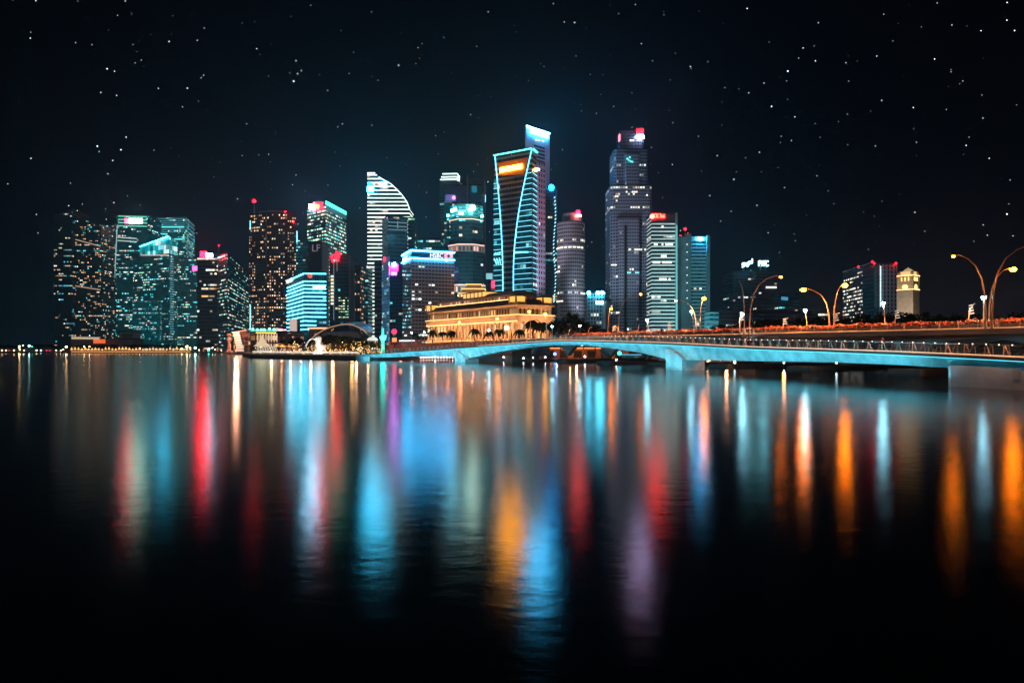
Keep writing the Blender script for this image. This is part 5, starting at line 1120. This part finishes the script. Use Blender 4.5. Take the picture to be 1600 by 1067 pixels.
MB().ball((gx(599,300),299,gz(528,300)), 1.3, 10).build('lamp', glow('turquoise_lamp', (.02,1,.75), 12), gp_)
rd = empty('round_red_sign', (gx(616,300),300,GZ), 'round red lit sign above an orange box at the head of the ramp', 'sign')
MB().tube([(gx(616,300),299.6,gz(518,300)),(gx(616,300),300,gz(518,300))], 1.15, 16).build('disc', glow('red_disc_sign', (1,.01,.06), 3.5), rd)
MB().box(gx(613,300),299.5,gz(534,300),gx(619,300),301,gz(528,300)).build('lit_box', glow('orange_box', (1,.25,.06), 1.8), rd)
MB().tube([(gx(616,300),300.6,GZ),(gx(616,300),300.6,gz(518,300))], .14, 6).build('post', DARK, rd)
bsb, _ = simple_block('bus_shelter', 'low blue grey canopy with a strip of white light left of the hotel', 'shelter', 622, 652, 530, 345, 8, plain('blue_grey_wall', (.10,.14,.18)), 3, 3.5)
MB().bar(W(624,532.5,344), W(648,532.5,344), .5, .5).build('light_band', glow('shelter_white', (1,.9,.85), 2.2), bsb)
# podium blocks on the distant left shore
pd1, _ = simple_block('podium_building', 'long grey podium below the apartment towers on the distant left shore', 'building', 111, 150, 529, 690, 20, plain('grey_plum_wall', (.16,.14,.16)), 3, 3.5)
pd2, _ = simple_block('podium_building', 'grey podium with a red orange lit box at its left end', 'building', 163, 208, 530, 700, 20, plain('grey_slate_wall', (.20,.20,.23)), 3, 3.5)
MB().box(gx(146,689),688.8,gz(536.5,689),gx(160,689),694,gz(530,689)).build('lit_box', glow('orange_red_box', (1,.16,.04), .9), pd2)
MB().bar(W(112,528,688), W(155,528.5,688), .8, 2.2).build('light_band', glow('cream_row', (1,.75,.5), .55), pd1)
pd3, _ = simple_block('podium_building', 'small pale box building between the white sign tower and the glass crown block', 'building', 187, 208, 519, 720, 15, plain('pale_grey_wall', (.42,.42,.4)), 3, 3.5)
MB().box(gx(189.5,719),718.8,gz(526,719),gx(207,719),719.6,gz(521,719)).build('window_band', plain('grey_green_glass', (.15,.22,.18)), pd3)

# statue with water jet
Ys = 258
sx_ = gx(497.5,Ys); sz0 = gz(551.5,Ys); SW = plain('white_stone', (.75,.74,.72), .6)
ms = empty('fountain_statue', (sx_,Ys,sz0), 'white floodlit statue with a lion head and fish body spouting an arc of water', 'statue')
MB().lathe([(2.3,0),(2.3,.35),(1.9,.45),(1.8,.9),(1.4,1.2)], (sx_,Ys,sz0-.35), 14).build('plinth', SW, ms)
body = MB(); sp_ = [(sx_+.5,Ys,sz0+.3),(sx_+.9,Ys,sz0+1.3),(sx_+.5,Ys,sz0+2.6),(sx_+.05,Ys,sz0+3.8),(sx_-.1,Ys,sz0+4.7),(sx_-.35,Ys,sz0+5.4)]
body.tube(sp_, [1.35,1.5,1.35,1.15,1.05,.7], 14); body.tube([(sx_+1.3,Ys,sz0+.6),(sx_+2.2,Ys,sz0+1.2),(sx_+2.4,Ys,sz0+2.3),(sx_+1.9,Ys,sz0+3.0)], [.7,.45,.3,.1], 10)
body.build('fish_body', SW, ms, smooth=True)
hd_ = MB(); hd_.ball((sx_-.35,Ys,sz0+5.5), 1.05, 14); hd_.tube([(sx_-.9,Ys,sz0+5.35),(sx_-1.7,Ys,sz0+5.2)], [.62,.42], 10)
for s__ in (-1,1): hd_.tube([(sx_+.0,Ys+s__*.55,sz0+6.3),(sx_+.05,Ys+s__*.6,sz0+6.75)], [.22,.05], 6)
hd_.build('head', SW, ms, smooth=True)
mn = MB()
for k in range(26):
    q = k*2.399; hgt = 6.1-.075*k*2.2; rr_ = .95; c_ = Vector((sx_+.35+.5*math.cos(q)*.6, Ys+rr_*math.sin(q), sz0+hgt)); mn.tube([c_, c_+Vector((.35,.25*math.sin(q),-.75))], [.32,.06], 6)
mn.build('mane', SW, ms, smooth=True)
jet = [(sx_-1.7-3.6*(k/9), Ys, sz0+5.2+.7*math.sin(k/9*1.6)*1.0-4.4*(k/9)**2.2) for k in range(10)]
MB().tube(jet, [.10+.035*k for k in range(10)], 6).build('water_jet', plain('white_spray', (.8,.8,.8), .4), ms)
for dx in (-4,3.5): light('statue_floodlight', 'SPOT', (sx_+dx,Ys-7,2.0), 3600, (1,.93,.85), (sx_,Ys,sz0+3.2), spot_size=.9, shadow_soft_size=.2)

# white canopies along the promenade edge
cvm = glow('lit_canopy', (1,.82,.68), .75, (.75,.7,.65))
cr0 = None; NCN = 28
for k in range(NCN):
    f = k/(NCN-1); x = -111+f*(-55+111); y = 293+f*(239.5-293)+1.4; w = .95
    if cr0 is None:
        cr0 = empty('promenade_canopy', (x,y,GZ)); MB().lathe([(w,0),(w*.98,.25),(w*.8,.52),(w*.4,.7),(.02,.74)], (x,y,GZ+.75), 10).build('canopy', cvm, cr0); MB().tube([(x,y,GZ),(x,y,GZ+.8)], .09, 6).build('post', WPNT, cr0); o = cr0
    else: o = copy_tree(cr0, (x,y,GZ))
    tag(o, 'small white lit canopy on the promenade edge below the statue, %s from the left' % nth(k), 'canopy', 'white canopies on the promenade')
# low edge lights under the promenade
for k in range(5):
    light('promenade_light', 'POINT', (-100+k*11, 284-k*9.6, 4.2), 500, (1,.62,.35), shadow_soft_size=.3)
# fairy lights in the trees: nobody could count them
fm_ = MB(); rnd = random.Random(5)
for k in range(420):
    px = rnd.uniform(455,598) if rnd.random() < .8 else rnd.uniform(392,500); y = rnd.uniform(288,306) if px > 490 else rnd.uniform(312,328)
    top = 523 if px > 500 else 533; py = 553-abs(rnd.gauss(0,1))*9
    if py < top: py = rnd.uniform(top,550)
    fm_.ball(W(px,py,y-8), rnd.uniform(.05,.13), 4, mi=0 if rnd.random() < .75 else 1)
tag(fm_.build('fairy_lights', [glow('amber_fairy', (1,.48,.1), 9), glow('cream_fairy', (1,.85,.6), 9)]), 'amber and cream fairy lights scattered through the waterfront trees', 'fairy lights', kind='stuff')
for (px, py, Y, pw) in ((520,540,292,900),(550,540,288,900),(575,545,284,500),(470,545,310,500),(440,545,325,500)): light('tree_light', 'POINT', W(px,py,Y), pw, (1,.5,.16), shadow_soft_size=.5)

# distant left shore: lit tents, lamps, a quay light line
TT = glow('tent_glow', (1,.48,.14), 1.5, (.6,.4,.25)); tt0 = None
for k in range(36):
    px = 112+k*5.3; Y = 606-(px-112)*.03; x = gx(px,Y)
    if tt0 is None:
        tt0 = empty('shore_tent', (x,Y,GZ)); MB().lathe([(1.25,0),(.8,.7),(.3,1.7),(.04,2.5)], (x,Y,GZ+1.5), 8).build('canopy', TT, tt0); MB().tube([(x,Y,GZ),(x,Y,GZ+1.6)], .1, 5).build('pole', WPNT, tt0); o = tt0
    else: o = copy_tree(tt0, (x,Y,GZ)); o.scale = (R.uniform(.8,1.2),)*2+(R.uniform(.7,1.15),)
    tag(o, 'tiny amber lit tent on the distant left shore, %s from the left' % nth(k), 'tent', 'amber tents on the distant left shore')
ql = empty('quay_rail', (gx(200,604),604,GZ), 'amber light line along the distant left quay under the tents', 'quay railing')
MB().bar((gx(112,604),603.5,GZ-.1), (gx(262,601),600.0,GZ-.1), .4, .45).build('light_line', glow('quay_amber', (1,.42,.14), 1.6), ql)
MB().bar((gx(264,601),600,GZ-.1), (gx(298,600),599,GZ-.1), .4, .45).build('light_line', MATS['quay_amber'], ql)
sl0 = {}
SLM = {'w': glow('shore_warm', (1,.6,.25), 60), 'c': glow('shore_cool', (.5,1,1), 50), 'r': glow('shore_red', (1,.05,.15), 9), 'g': glow('shore_green', (.02,1,.7), 14)}
desc = {'w':'warm','c':'cool white','r':'red','g':'green'}
lst = [(3,547,'w',.5),(9,549,'w',.4),(14,547.5,'r',.4),(22,548.5,'w',.4),(30,541.5,'w',1.0),(31,546,'w',.6),(38,548,'w',.35),(45.5,540.5,'c',1.0),(36,540,'c',.5),(50,541.5,'g',.5),(57,548,'w',.4),(64,548.5,'c',.4),(73,548,'r',.5),(78,549,'r',.4),(88,547,'w',.4),(95,548,'w',.5),(103.5,541.8,'w',1.2),(99,546,'w',.5),(131.5,541.5,'w',.6),(140,541.5,'w',.6),(219,544,'w',.4),(292,541.5,'w',1.2),(297,543.5,'w',.6),(305,543.5,'c',1.2),(326,547,'g',1.3),(284,545,'w',.7),(311,547,'w',.4),(318,548,'r',.4),(336,546,'w',.4),(340,548,'r',.4),(346,548,'w',.4),(332,543,'c',.4)]
lst.sort()
for i, (px, py, c, r) in enumerate(lst):
    Y = 622 if px < 110 else 604; Y = 604 if px > 110 else Y; z = gz(py,Y); z = max(z, GZ+1); x = gx(px,Y)
    key = (c, round(z,1), r); root = empty('shore_lamp', (x,Y,GZ), '%s lamp on the distant left shore, %s of that row from the left' % (desc[c], nth(i)), 'lamp', 'lamps on the distant left shore')
    MB().tube([(x,Y,GZ),(x,Y,z)], .1, 5).build('post', DARK, root); MB().ball((x,Y,z), r*.6, 8).build('bulb', SLM[c], root)

# river boat and small harbour lights seen under the arch
bo = empty('river_boat', (gx(987,212),212,.0), 'cyan lit river boat moored under the arch of the footbridge', 'boat')
L_ = 4.6; hull = [(-L_,.0),(-L_*.8,.75),(0,1.0),(L_*.75,.85),(L_*1.08,0)]
mb = MB(); lo_ = [(x,y*.85) for x, y in hull]; P1 = [(x,y) for x, y in hull]+[(x,-y) for x, y in hull[::-1][1:-1]]
bxx, bzz = gx(987,212), 212
mb.face([(bxx+x,bzz+y*1.4,1.0+.35*(abs(x)/L_)**2) for x, y in P1])
n = len(P1)
for k in range(n): a, b = P1[k], P1[(k+1) % n]; mb.face([(bxx+a[0]*.85,bzz+a[1],-.1),(bxx+b[0]*.85,bzz+b[1],-.1),(bxx+b[0],bzz+b[1]*1.4,1.0+.35*(abs(b[0])/L_)**2),(bxx+a[0],bzz+a[1]*1.4,1.0+.35*(abs(a[0])/L_)**2)])
mb.build('hull', plain('dark_hull', (.05,.03,.03), .5), bo)
MB().box(bxx-3,bzz-.9,1.02,bxx+2.6,bzz+.9,2.1).build('cabin', facade('boat_windows', (.2,.3,.35), (.05,.1,.12), [CYA,BLU], .8, 1.3, .15, .2, .8, .5, dim=(.0,.1,.15)), bo)
MB().box(bxx-3.3,bzz-1.15,2.1,bxx+2.9,bzz+1.15,2.3).build('roof', glow('boat_roof_light', (.15,.75,1), .8), bo)
under = [(812,556,'w',.18,226),(852,558,'c',.2,210),(833,559,'c',.16,206),(867,553,'b',.5,222),(914,557,'c',.25,200),(968,552,'b2',.7,230),(963,562,'c',.25,184),(1077,571,'w2',.3,140),(1148,566,'c2',.25,150),(1225,566.5,'c',.18,140),(1307,566.5,'c2',.18,125),(680,557,'c2',.3,262),(743,558,'c2',.2,228),(787,558,'c',.22,222),(818,559.5,'c',.22,216)]
UL = {'w': glow('quay_warm', (1,.6,.3), 14), 'c': glow('quay_white', (.9,.95,1), 14), 'b': glow('quay_blue', (.12,.35,1), 5), 'b2': glow('quay_azure', (.02,.6,.9), 8), 'w2': glow('quay_peach', (1,.6,.4), 8), 'c2': glow('quay_ice', (.55,.9,1), 16)}
cname = {'w':'warm','c':'white','b':'deep blue','b2':'azure','w2':'peach','c2':'icy white'}
under.sort()
for i, (px, py, c, r, Y) in enumerate(under):
    p = W(px,py,Y); root = empty('navigation_lamp', (p.x,p.y,max(0,p.z-1.6)), '%s marker lamp low over the water below the bridges, %s from the left' % (cname[c], nth(i)), 'marker lamp', 'marker lamps under the bridges')
    MB().tube([(p.x,p.y+.2,-.5),(p.x,p.y+.2,p.z)], .08, 5).build('post', DARK, root); MB().ball(p, r, 8).build('bulb', UL[c], root)
light('arch_light', 'POINT', (gx(868,224),222,2.4), 900, (.25,.4,1), shadow_soft_size=.3); light('arch_light', 'POINT', (gx(905,240),250,2.4), 2600, (1,.3,.12), shadow_soft_size=.3); light('arch_light', 'POINT', (gx(815,240),246,2.4), 1500, (1,.35,.12), shadow_soft_size=.3)
light('arch_light', 'POINT', (gx(1225,133),133,2.0), 260, (1,.28,.06), shadow_soft_size=.3); light('arch_light', 'POINT', (gx(1180,150),170,2.4), 900, (1,.35,.12), shadow_soft_size=.3); light('arch_light', 'POINT', (gx(1545,103),106,4.6), 160, (1,.3,.08), shadow_soft_size=.2)
# promenade wall with a row of lamps seen under the left span
pw = empty('promenade_wall', (gx(650,263),263,0), 'dark red quay wall with a row of low lamps under the left bridge span', 'wall')
MB().hexa([(-36,261.8,-1),(-18,263.8,-1),(-18,264.4,-1),(-36,262.4,-1),(-36,261.8,GZ+.9),(-18,263.8,GZ+.9),(-18,264.4,GZ+.9),(-36,262.4,GZ+.9)]).build('wall', plain('dark_red_wall', (.16,.06,.05)), pw)
for k in range(16): x = -35+k*1.1; MB().ball((x,261.6+.11*(x+36)*1.0,.75), .13, 6).build('lamp', glow('low_white_lamp', (1,.9,.85), 26), pw)
# lit brick arches on the river bank far behind
qa = empty('river_quay', (30,299,0), 'orange lit arched quay wall far behind the bridge piers', 'wall')
MB().box(13,299,-1,56,299.9,4.6).build('wall', plain('terracotta_wall', (.34,.15,.09), .8), qa)
for k in range(7): MB().box(15+k*6,298.7,.2,18.4+k*6,298.95,3.2).build('arch_opening_shade', DKS, qa)  # dark slabs on the wall painted as shaded arches
MB().bar((14,298.2,4.3), (55,298.2,4.3), .3, .3).build('light_line', glow('quay_orange', (1,.32,.08), 2.4), qa)
light('quay_light', 'POINT', (25,292,2.5), 1500, (1,.4,.14), shadow_soft_size=.4); light('quay_light', 'POINT', (45,292,2.5), 1500, (1,.4,.14), shadow_soft_size=.4)
rb_ = empty('river_quay', (75,258,0), 'dim quay wall with warm lamps, seen low under the right bridge spans', 'wall')
MB().hexa([(60,263.4,-1),(88,257.4,-1),(88,258,-1),(60,264,-1),(60,263.4,3.4),(88,257.4,3.4),(88,258,3.4),(60,264,3.4)]).build('wall', plain('terracotta_wall', (.34,.15,.09), .8), rb_)
for k in range(8): MB().ball((61+k*3.6,262.6-k*.77,2.6), .2, 6).build('lamp', glow('quay_row_lamp', [1,.55,.25], 30), rb_)
for k in range(3): light('quay_light', 'POINT', (64+k*9,256-k*2,2.2), 500, (1,.42,.16), shadow_soft_size=.4)

# ================================================================== people on the footbridge
SKIN = plain('skin', (.45,.28,.2), .6); HAIR = plain('dark_hair', (.02,.015,.015), .7)
def person(px, pose, shirt, trousers, label, off=1.0):
    i = min(range(len(jp)), key=lambda i: abs(800+F_*(jp[i][0]+jn(i)*off).x/(jp[i][0]+jn(i)*off).y-px)); p = jp[i][0]+jn(i)*off; z = jp[i][1]+.01
    if pose == 'stand': J = dict(hip=(0,0,.92), ch=(0,-.02,1.32), nk=(0,-.02,1.50), hd=(0,-.04,1.64), l=[((-.10,0,.90),(-.11,-.02,.48),(-.12,.02,.06),(-.12,-.12,.03)),((.10,0,.90),(.12,0,.48),(.13,.05,.06),(.14,-.09,.03))], a=[((-.19,-.02,1.43),(-.27,-.04,1.15),(-.18,-.28,1.10),(-.14,-.34,1.10)),((.19,-.02,1.43),(.27,-.05,1.15),(.16,-.28,1.10),(.12,-.34,1.10))])
    else: J = dict(hip=(0,.05,.36), ch=(-.02,-.10,.74), nk=(-.02,-.16,.92), hd=(-.02,-.22,1.04), l=[((-.10,.03,.36),(-.16,-.36,.52),(-.15,-.22,.06),(-.15,-.34,.03)),((.10,.03,.36),(.17,-.30,.30),(.16,.06,.06),(.16,-.06,.03))], a=[((-.19,-.12,.86),(-.24,-.26,.62),(-.14,-.42,.62),(-.10,-.46,.62)),((.17,-.12,.86),(.24,-.26,.60),(.12,-.44,.66),(.08,-.48,.66))])
    vs = []; es = []; rs = []
    def add(v, r, par=None):
        vs.append(v); rs.append(r)
        if par is not None: es.append((par, len(vs)-1))
        return len(vs)-1
    h = add(J['hip'], .15); c = add(J['ch'], .16, h); k = add(J['nk'], .06, c)
    hd = add(J['hd'], .10, k); add((J['hd'][0], J['hd'][1], J['hd'][2]+.09), .075, hd)
    for leg in J['l']:
        pr = h
        for q, r in zip(leg, (.09,.065,.045,.035)): pr = add(q, r, pr)
    for arm in J['a']:
        pr = c
        for q, r in zip(arm, (.055,.045,.032,.03)): pr = add(q, r, pr)
        for f in range(4): add((arm[3][0]+(-.03+.02*f), arm[3][1]-.075, arm[3][2]-.01*f), .010, pr)
        add((arm[3][0]+.045*(1 if arm[3][0] < 0 else -1), arm[3][1]-.03, arm[3][2]+.01), .010, pr)
    me = bpy.data.meshes.new('person'); me.from_pydata(vs, es, []); o = bpy.data.objects.new('person', me); C.objects.link(o)
    sm = o.modifiers.new('skin', 'SKIN'); me.skin_vertices[0].data[0].use_root = True
    for j, r in enumerate(rs): me.skin_vertices[0].data[j].radius = (r, r*.8 if j < 2 else r)
    ss = o.modifiers.new('sub', 'SUBSURF'); ss.levels = ss.render_levels = 1
    dg = bpy.context.evaluated_depsgraph_get(); m2 = bpy.data.meshes.new_from_object(o.evaluated_get(dg)); o.modifiers.clear(); o.data = m2
    m2.materials.clear()
    for m_ in (SKIN, plain(shirt[0], shirt[1], .8), plain(trousers[0], trousers[1], .8)): m2.materials.append(m_)
    for f in m2.polygons:
        cz, cx = f.center.z, abs(f.center.x); nkz = J['nk'][2]; hz_ = J['hip'][2]
        f.material_index = 0 if cz > nkz-.02 or (f.center.y < -.24 and cz > hz_ and cz < nkz-.25 and pose == 'stand') else (1 if cz > hz_+.03 and f.center.y > -.5 else 2); f.use_smooth = True
        if pose != 'stand' and f.center.y < -.2 and cz < .56: f.material_index = 2
    hx_, hy_, hzz = J['hd']
    o.location = (p.x,p.y,z); o.rotation_euler = (0,0,math.atan2(-jn(i).x, jn(i).y)+R.uniform(-.3,.3)); tag(o, label, 'person', 'people on the footbridge')
    hr = MB().lathe([(.115,-.03),(.122,.05),(.105,.11),(.06,.15),(.005,.165)], (hx_,hy_+.02,hzz), 12).build('hair', HAIR, None, smooth=True); hr.parent = o
    fc = MB(); fc.tube([(hx_,hy_-.09,hzz+.04),(hx_,hy_-.13,hzz+.0)], [.012,.018], 5); fc.build('nose', SKIN, None).parent = o
    ey = MB(); ey.ball((hx_-.035,hy_-.095,hzz+.045), .012, 6); ey.ball((hx_+.035,hy_-.095,hzz+.045), .012, 6); ey.build('eyes', HAIR, None).parent = o
person(1161,'stand',('dark_shirt',(.03,.03,.04)),('dark_trousers',(.02,.02,.025)),'person in dark clothes leaning on the footbridge rail, leftmost of the group',1.3)
person(1167,'stand',('maroon_shirt',(.2,.04,.03)),('dark_trousers',(.02,.02,.025)),'person in a maroon top beside the leftmost one on the footbridge',1.6)
person(1178,'stand',('navy_shirt',(.02,.03,.08)),('grey_trousers',(.1,.1,.1)),'person in a navy top standing between two others on the footbridge',1.2)
person(1184,'stand',('black_shirt',(.015,.015,.015)),('dark_trousers',(.02,.02,.025)),'person dressed in black, rightmost of the standing group on the footbridge',1.5)
person(1265,'crouch',('cream_shirt',(.6,.5,.38)),('dark_trousers',(.02,.02,.025)),'person in a cream top crouching behind the footbridge rail',.9)
person(1270,'stand',('dark_shirt',(.03,.03,.04)),('grey_trousers',(.1,.1,.1)),'person in dark clothes standing over the one crouching in cream',1.4)
person(1374,'stand',('rust_shirt',(.3,.09,.04)),('dark_trousers',(.02,.02,.025)),'person in a rust top alone on the footbridge, below the lattice office',1.6)
# unseen spots added outside the footbridge rail, warming its posts
for k in range(40):
    s = 8+k*5.2
    if s > Ltot-3: break
    p, z, n, i = at_len(s); light('rail_post_fill', 'SPOT', (p.x-n.x*1.3, p.y-n.y*1.3, z+1.7), 230, (1,.42,.2), (p.x+n.x*.4, p.y+n.y*.4, z+.4), spot_size=2.2, spot_blend=.5, shadow_soft_size=.1)
for k in range(24):
    light('hedge_fill', 'SPOT', RP(72+k*6.2, .2, rbz+3.6), 1500, (1,.36,.14), RP(72+k*6.2, .75, rbz+1), spot_size=2.3, spot_blend=.5, shadow_soft_size=.15)  # unseen spots added above the hedge to brighten its flowers
for (a, b) in zip(rampP, rampP[1:]):
    for k in range(4):
        q = Vector(a).lerp(Vector(b), (k+.5)/4); light('ramp_fill', 'POINT', (q.x-1.6, q.y-1.6, q.z+.6), 420, (1,.16,.07), shadow_soft_size=.15)  # added red points stand in for traffic glow on the railing
light('landing_fill', 'SPOT', (66,8,7), 24000, (1,.86,.92), (50,66,1.2), spot_size=.55, spot_blend=.6, shadow_soft_size=.4)  # unseen fill spot added on the near bank to brighten the landing pier

# ================================================================== city floodlights
for (loc, tgt, pw_, col, sz) in (
    ((gx(800,700),690,8), (gx(842,850),850,210), 1.3e6, (.85,.75,1), .75), ((gx(900,720),715,8), (gx(970,850),850,150), 5.5e5, (.62,.78,1), .9),
    ((gx(1040,560),560,8), (gx(1080,750),750,80), 2.2e5, (.35,.9,1), 1.0), ((gx(1062,640),640,8), (gx(1057,700),700,60), 5e4, (.2,1,1), 1.0),
    ((gx(660,420),440,40), (gx(680,520),520,45), 3.5e4, (1,.78,.72), 1.4), ((gx(880,620),640,8), (gx(894,780),790,90), 1.1e5, (1,.9,.8), .8),
    ((gx(720,560),560,30), (gx(735,760),760,170), 3.5e5, (.4,.9,1), .8), ((gx(1380,500),500,12), (gx(1385,620),620,50), 6e4, (.9,.9,1), 1.0)):
    light('city_floodlight', 'SPOT', loc, pw_, col, tgt, spot_size=sz, spot_blend=.6, shadow_soft_size=2)

# ================================================================== sky, moonlight, camera
w = bpy.data.worlds.new('World'); sc.world = w; w.use_nodes = True
t = NT(w.node_tree); out_ = t.n('ShaderNodeOutputWorld'); bg = t.n('ShaderNodeBackground'); v = t.n('ShaderNodeTexCoord').outputs['Generated']
sp = t.n('ShaderNodeSeparateXYZ'); t.put(sp.inputs[0], v); X, Yy, Z = sp.outputs
zc = t.m('MAXIMUM', Z, 0.0)
az = t.m('DIVIDE', X, t.m('MAXIMUM', Yy, .05))
def gau(c, s): return t.m('POWER', 2.718, t.m('MULTIPLY', t.m('POWER', t.m('ABSOLUTE', t.m('DIVIDE', t.m('SUBTRACT', az, c), s)), 2.0), -1.0))
hz_f = t.m('POWER', 2.718, t.m('MULTIPLY', zc, -8.0)); hz_n = t.m('POWER', 2.718, t.m('MULTIPLY', zc, -14.0))
teal = t.vm('SCALE', t.comb(.0012,.021,.036), t.m('MULTIPLY', hz_f, t.m('MULTIPLY_ADD', gau(-.08,.42), .9, .25)))
dusk = t.vm('SCALE', t.comb(.019,.010,.010), t.m('MULTIPLY', hz_n, t.m('MULTIPLY_ADD', gau(.62,.35), 1.0, .04)))
base = t.comb(.00012,.00025,.0009)
# stars
def stars(scale, thr, keep, br):
    vo = t.n('ShaderNodeTexVoronoi'); t.put(vo.inputs['Vector'], v); vo.inputs['Scale'].default_value = scale
    cs = t.n('ShaderNodeSeparateXYZ'); t.put(cs.inputs[0], vo.outputs['Color'])
    on = t.m('MULTIPLY', t.m('LESS_THAN', vo.outputs['Distance'], thr), t.m('LESS_THAN', cs.outputs[0], keep))
    f = t.m('MULTIPLY', t.m('MULTIPLY', on, t.m('POWER', cs.outputs[1], 2.5)), br)
    f = t.m('MULTIPLY', f, t.m('GREATER_THAN', Z, .12))
    return t.vm('SCALE', t.comb(.85,.95,1.0), f)
st = t.vm('ADD', t.vm('ADD', stars(70, .036, .85, 7.0), stars(38, .024, .85, 9.0)), stars(120, .05, .75, 5.0))
sky = t.n('ShaderNodeTexSky'); sky.sky_type = 'NISHITA'; sky.sun_disc = False; sky.sun_elevation = math.radians(-9); sky.sun_rotation = math.radians(200)
col = t.vm('ADD', t.vm('ADD', t.vm('ADD', teal, dusk), t.vm('ADD', base, st)), t.vm('SCALE', sky.outputs[0], .02))
t.put(bg.inputs[0], col); bg.inputs[1].default_value = 1.0; t.put(out_.inputs[0], bg.outputs[0])
sun = light('moon', 'SUN', (0,0,200), .16, (.55,.8,1), None, angle=math.radians(2))
sun.rotation_euler = (math.radians(52), 0, math.radians(-38))
cam = bpy.data.cameras.new('camera'); co = bpy.data.objects.new('camera', cam); C.objects.link(co); sc.camera = co
co.location = (0,0,CH); co.rotation_euler = (math.radians(90),0,0); cam.sensor_width = 36; cam.lens = 36*F_/1600; cam.shift_y = (H_-533.5)/1600; cam.clip_start = .5; cam.clip_end = 8000
sc.view_settings.view_transform = 'Standard'; sc.view_settings.look = 'None'; sc.view_settings.exposure = 0; sc.view_settings.gamma = 1; sc.view_settings.use_curve_mapping = False
sc.cycles.use_denoising = True
sc.cycles.max_bounces = 5; sc.cycles.diffuse_bounces = 2; sc.cycles.glossy_bounces = 3; sc.cycles.transparent_max_bounces = 8
sc.cycles.caustics_reflective = False; sc.cycles.caustics_refractive = False
sc.cycles.use_light_tree = True
# night air: one closed box of thin haze round everything
hm, t = newmat('night_air'); o = t.n('ShaderNodeOutputMaterial'); vp = t.n('ShaderNodeVolumePrincipled')
vp.inputs['Density'].default_value = .00011; vp.inputs['Anisotropy'].default_value = .75; vp.inputs['Color'].default_value = (.5,.8,1,1)
t.put(o.inputs['Volume'], vp.outputs[0])
tag(MB().box(-3600,-300,-3,3600,4700,330).build('haze', hm), kind='stuff')
sc.cycles.volume_bounces = 0
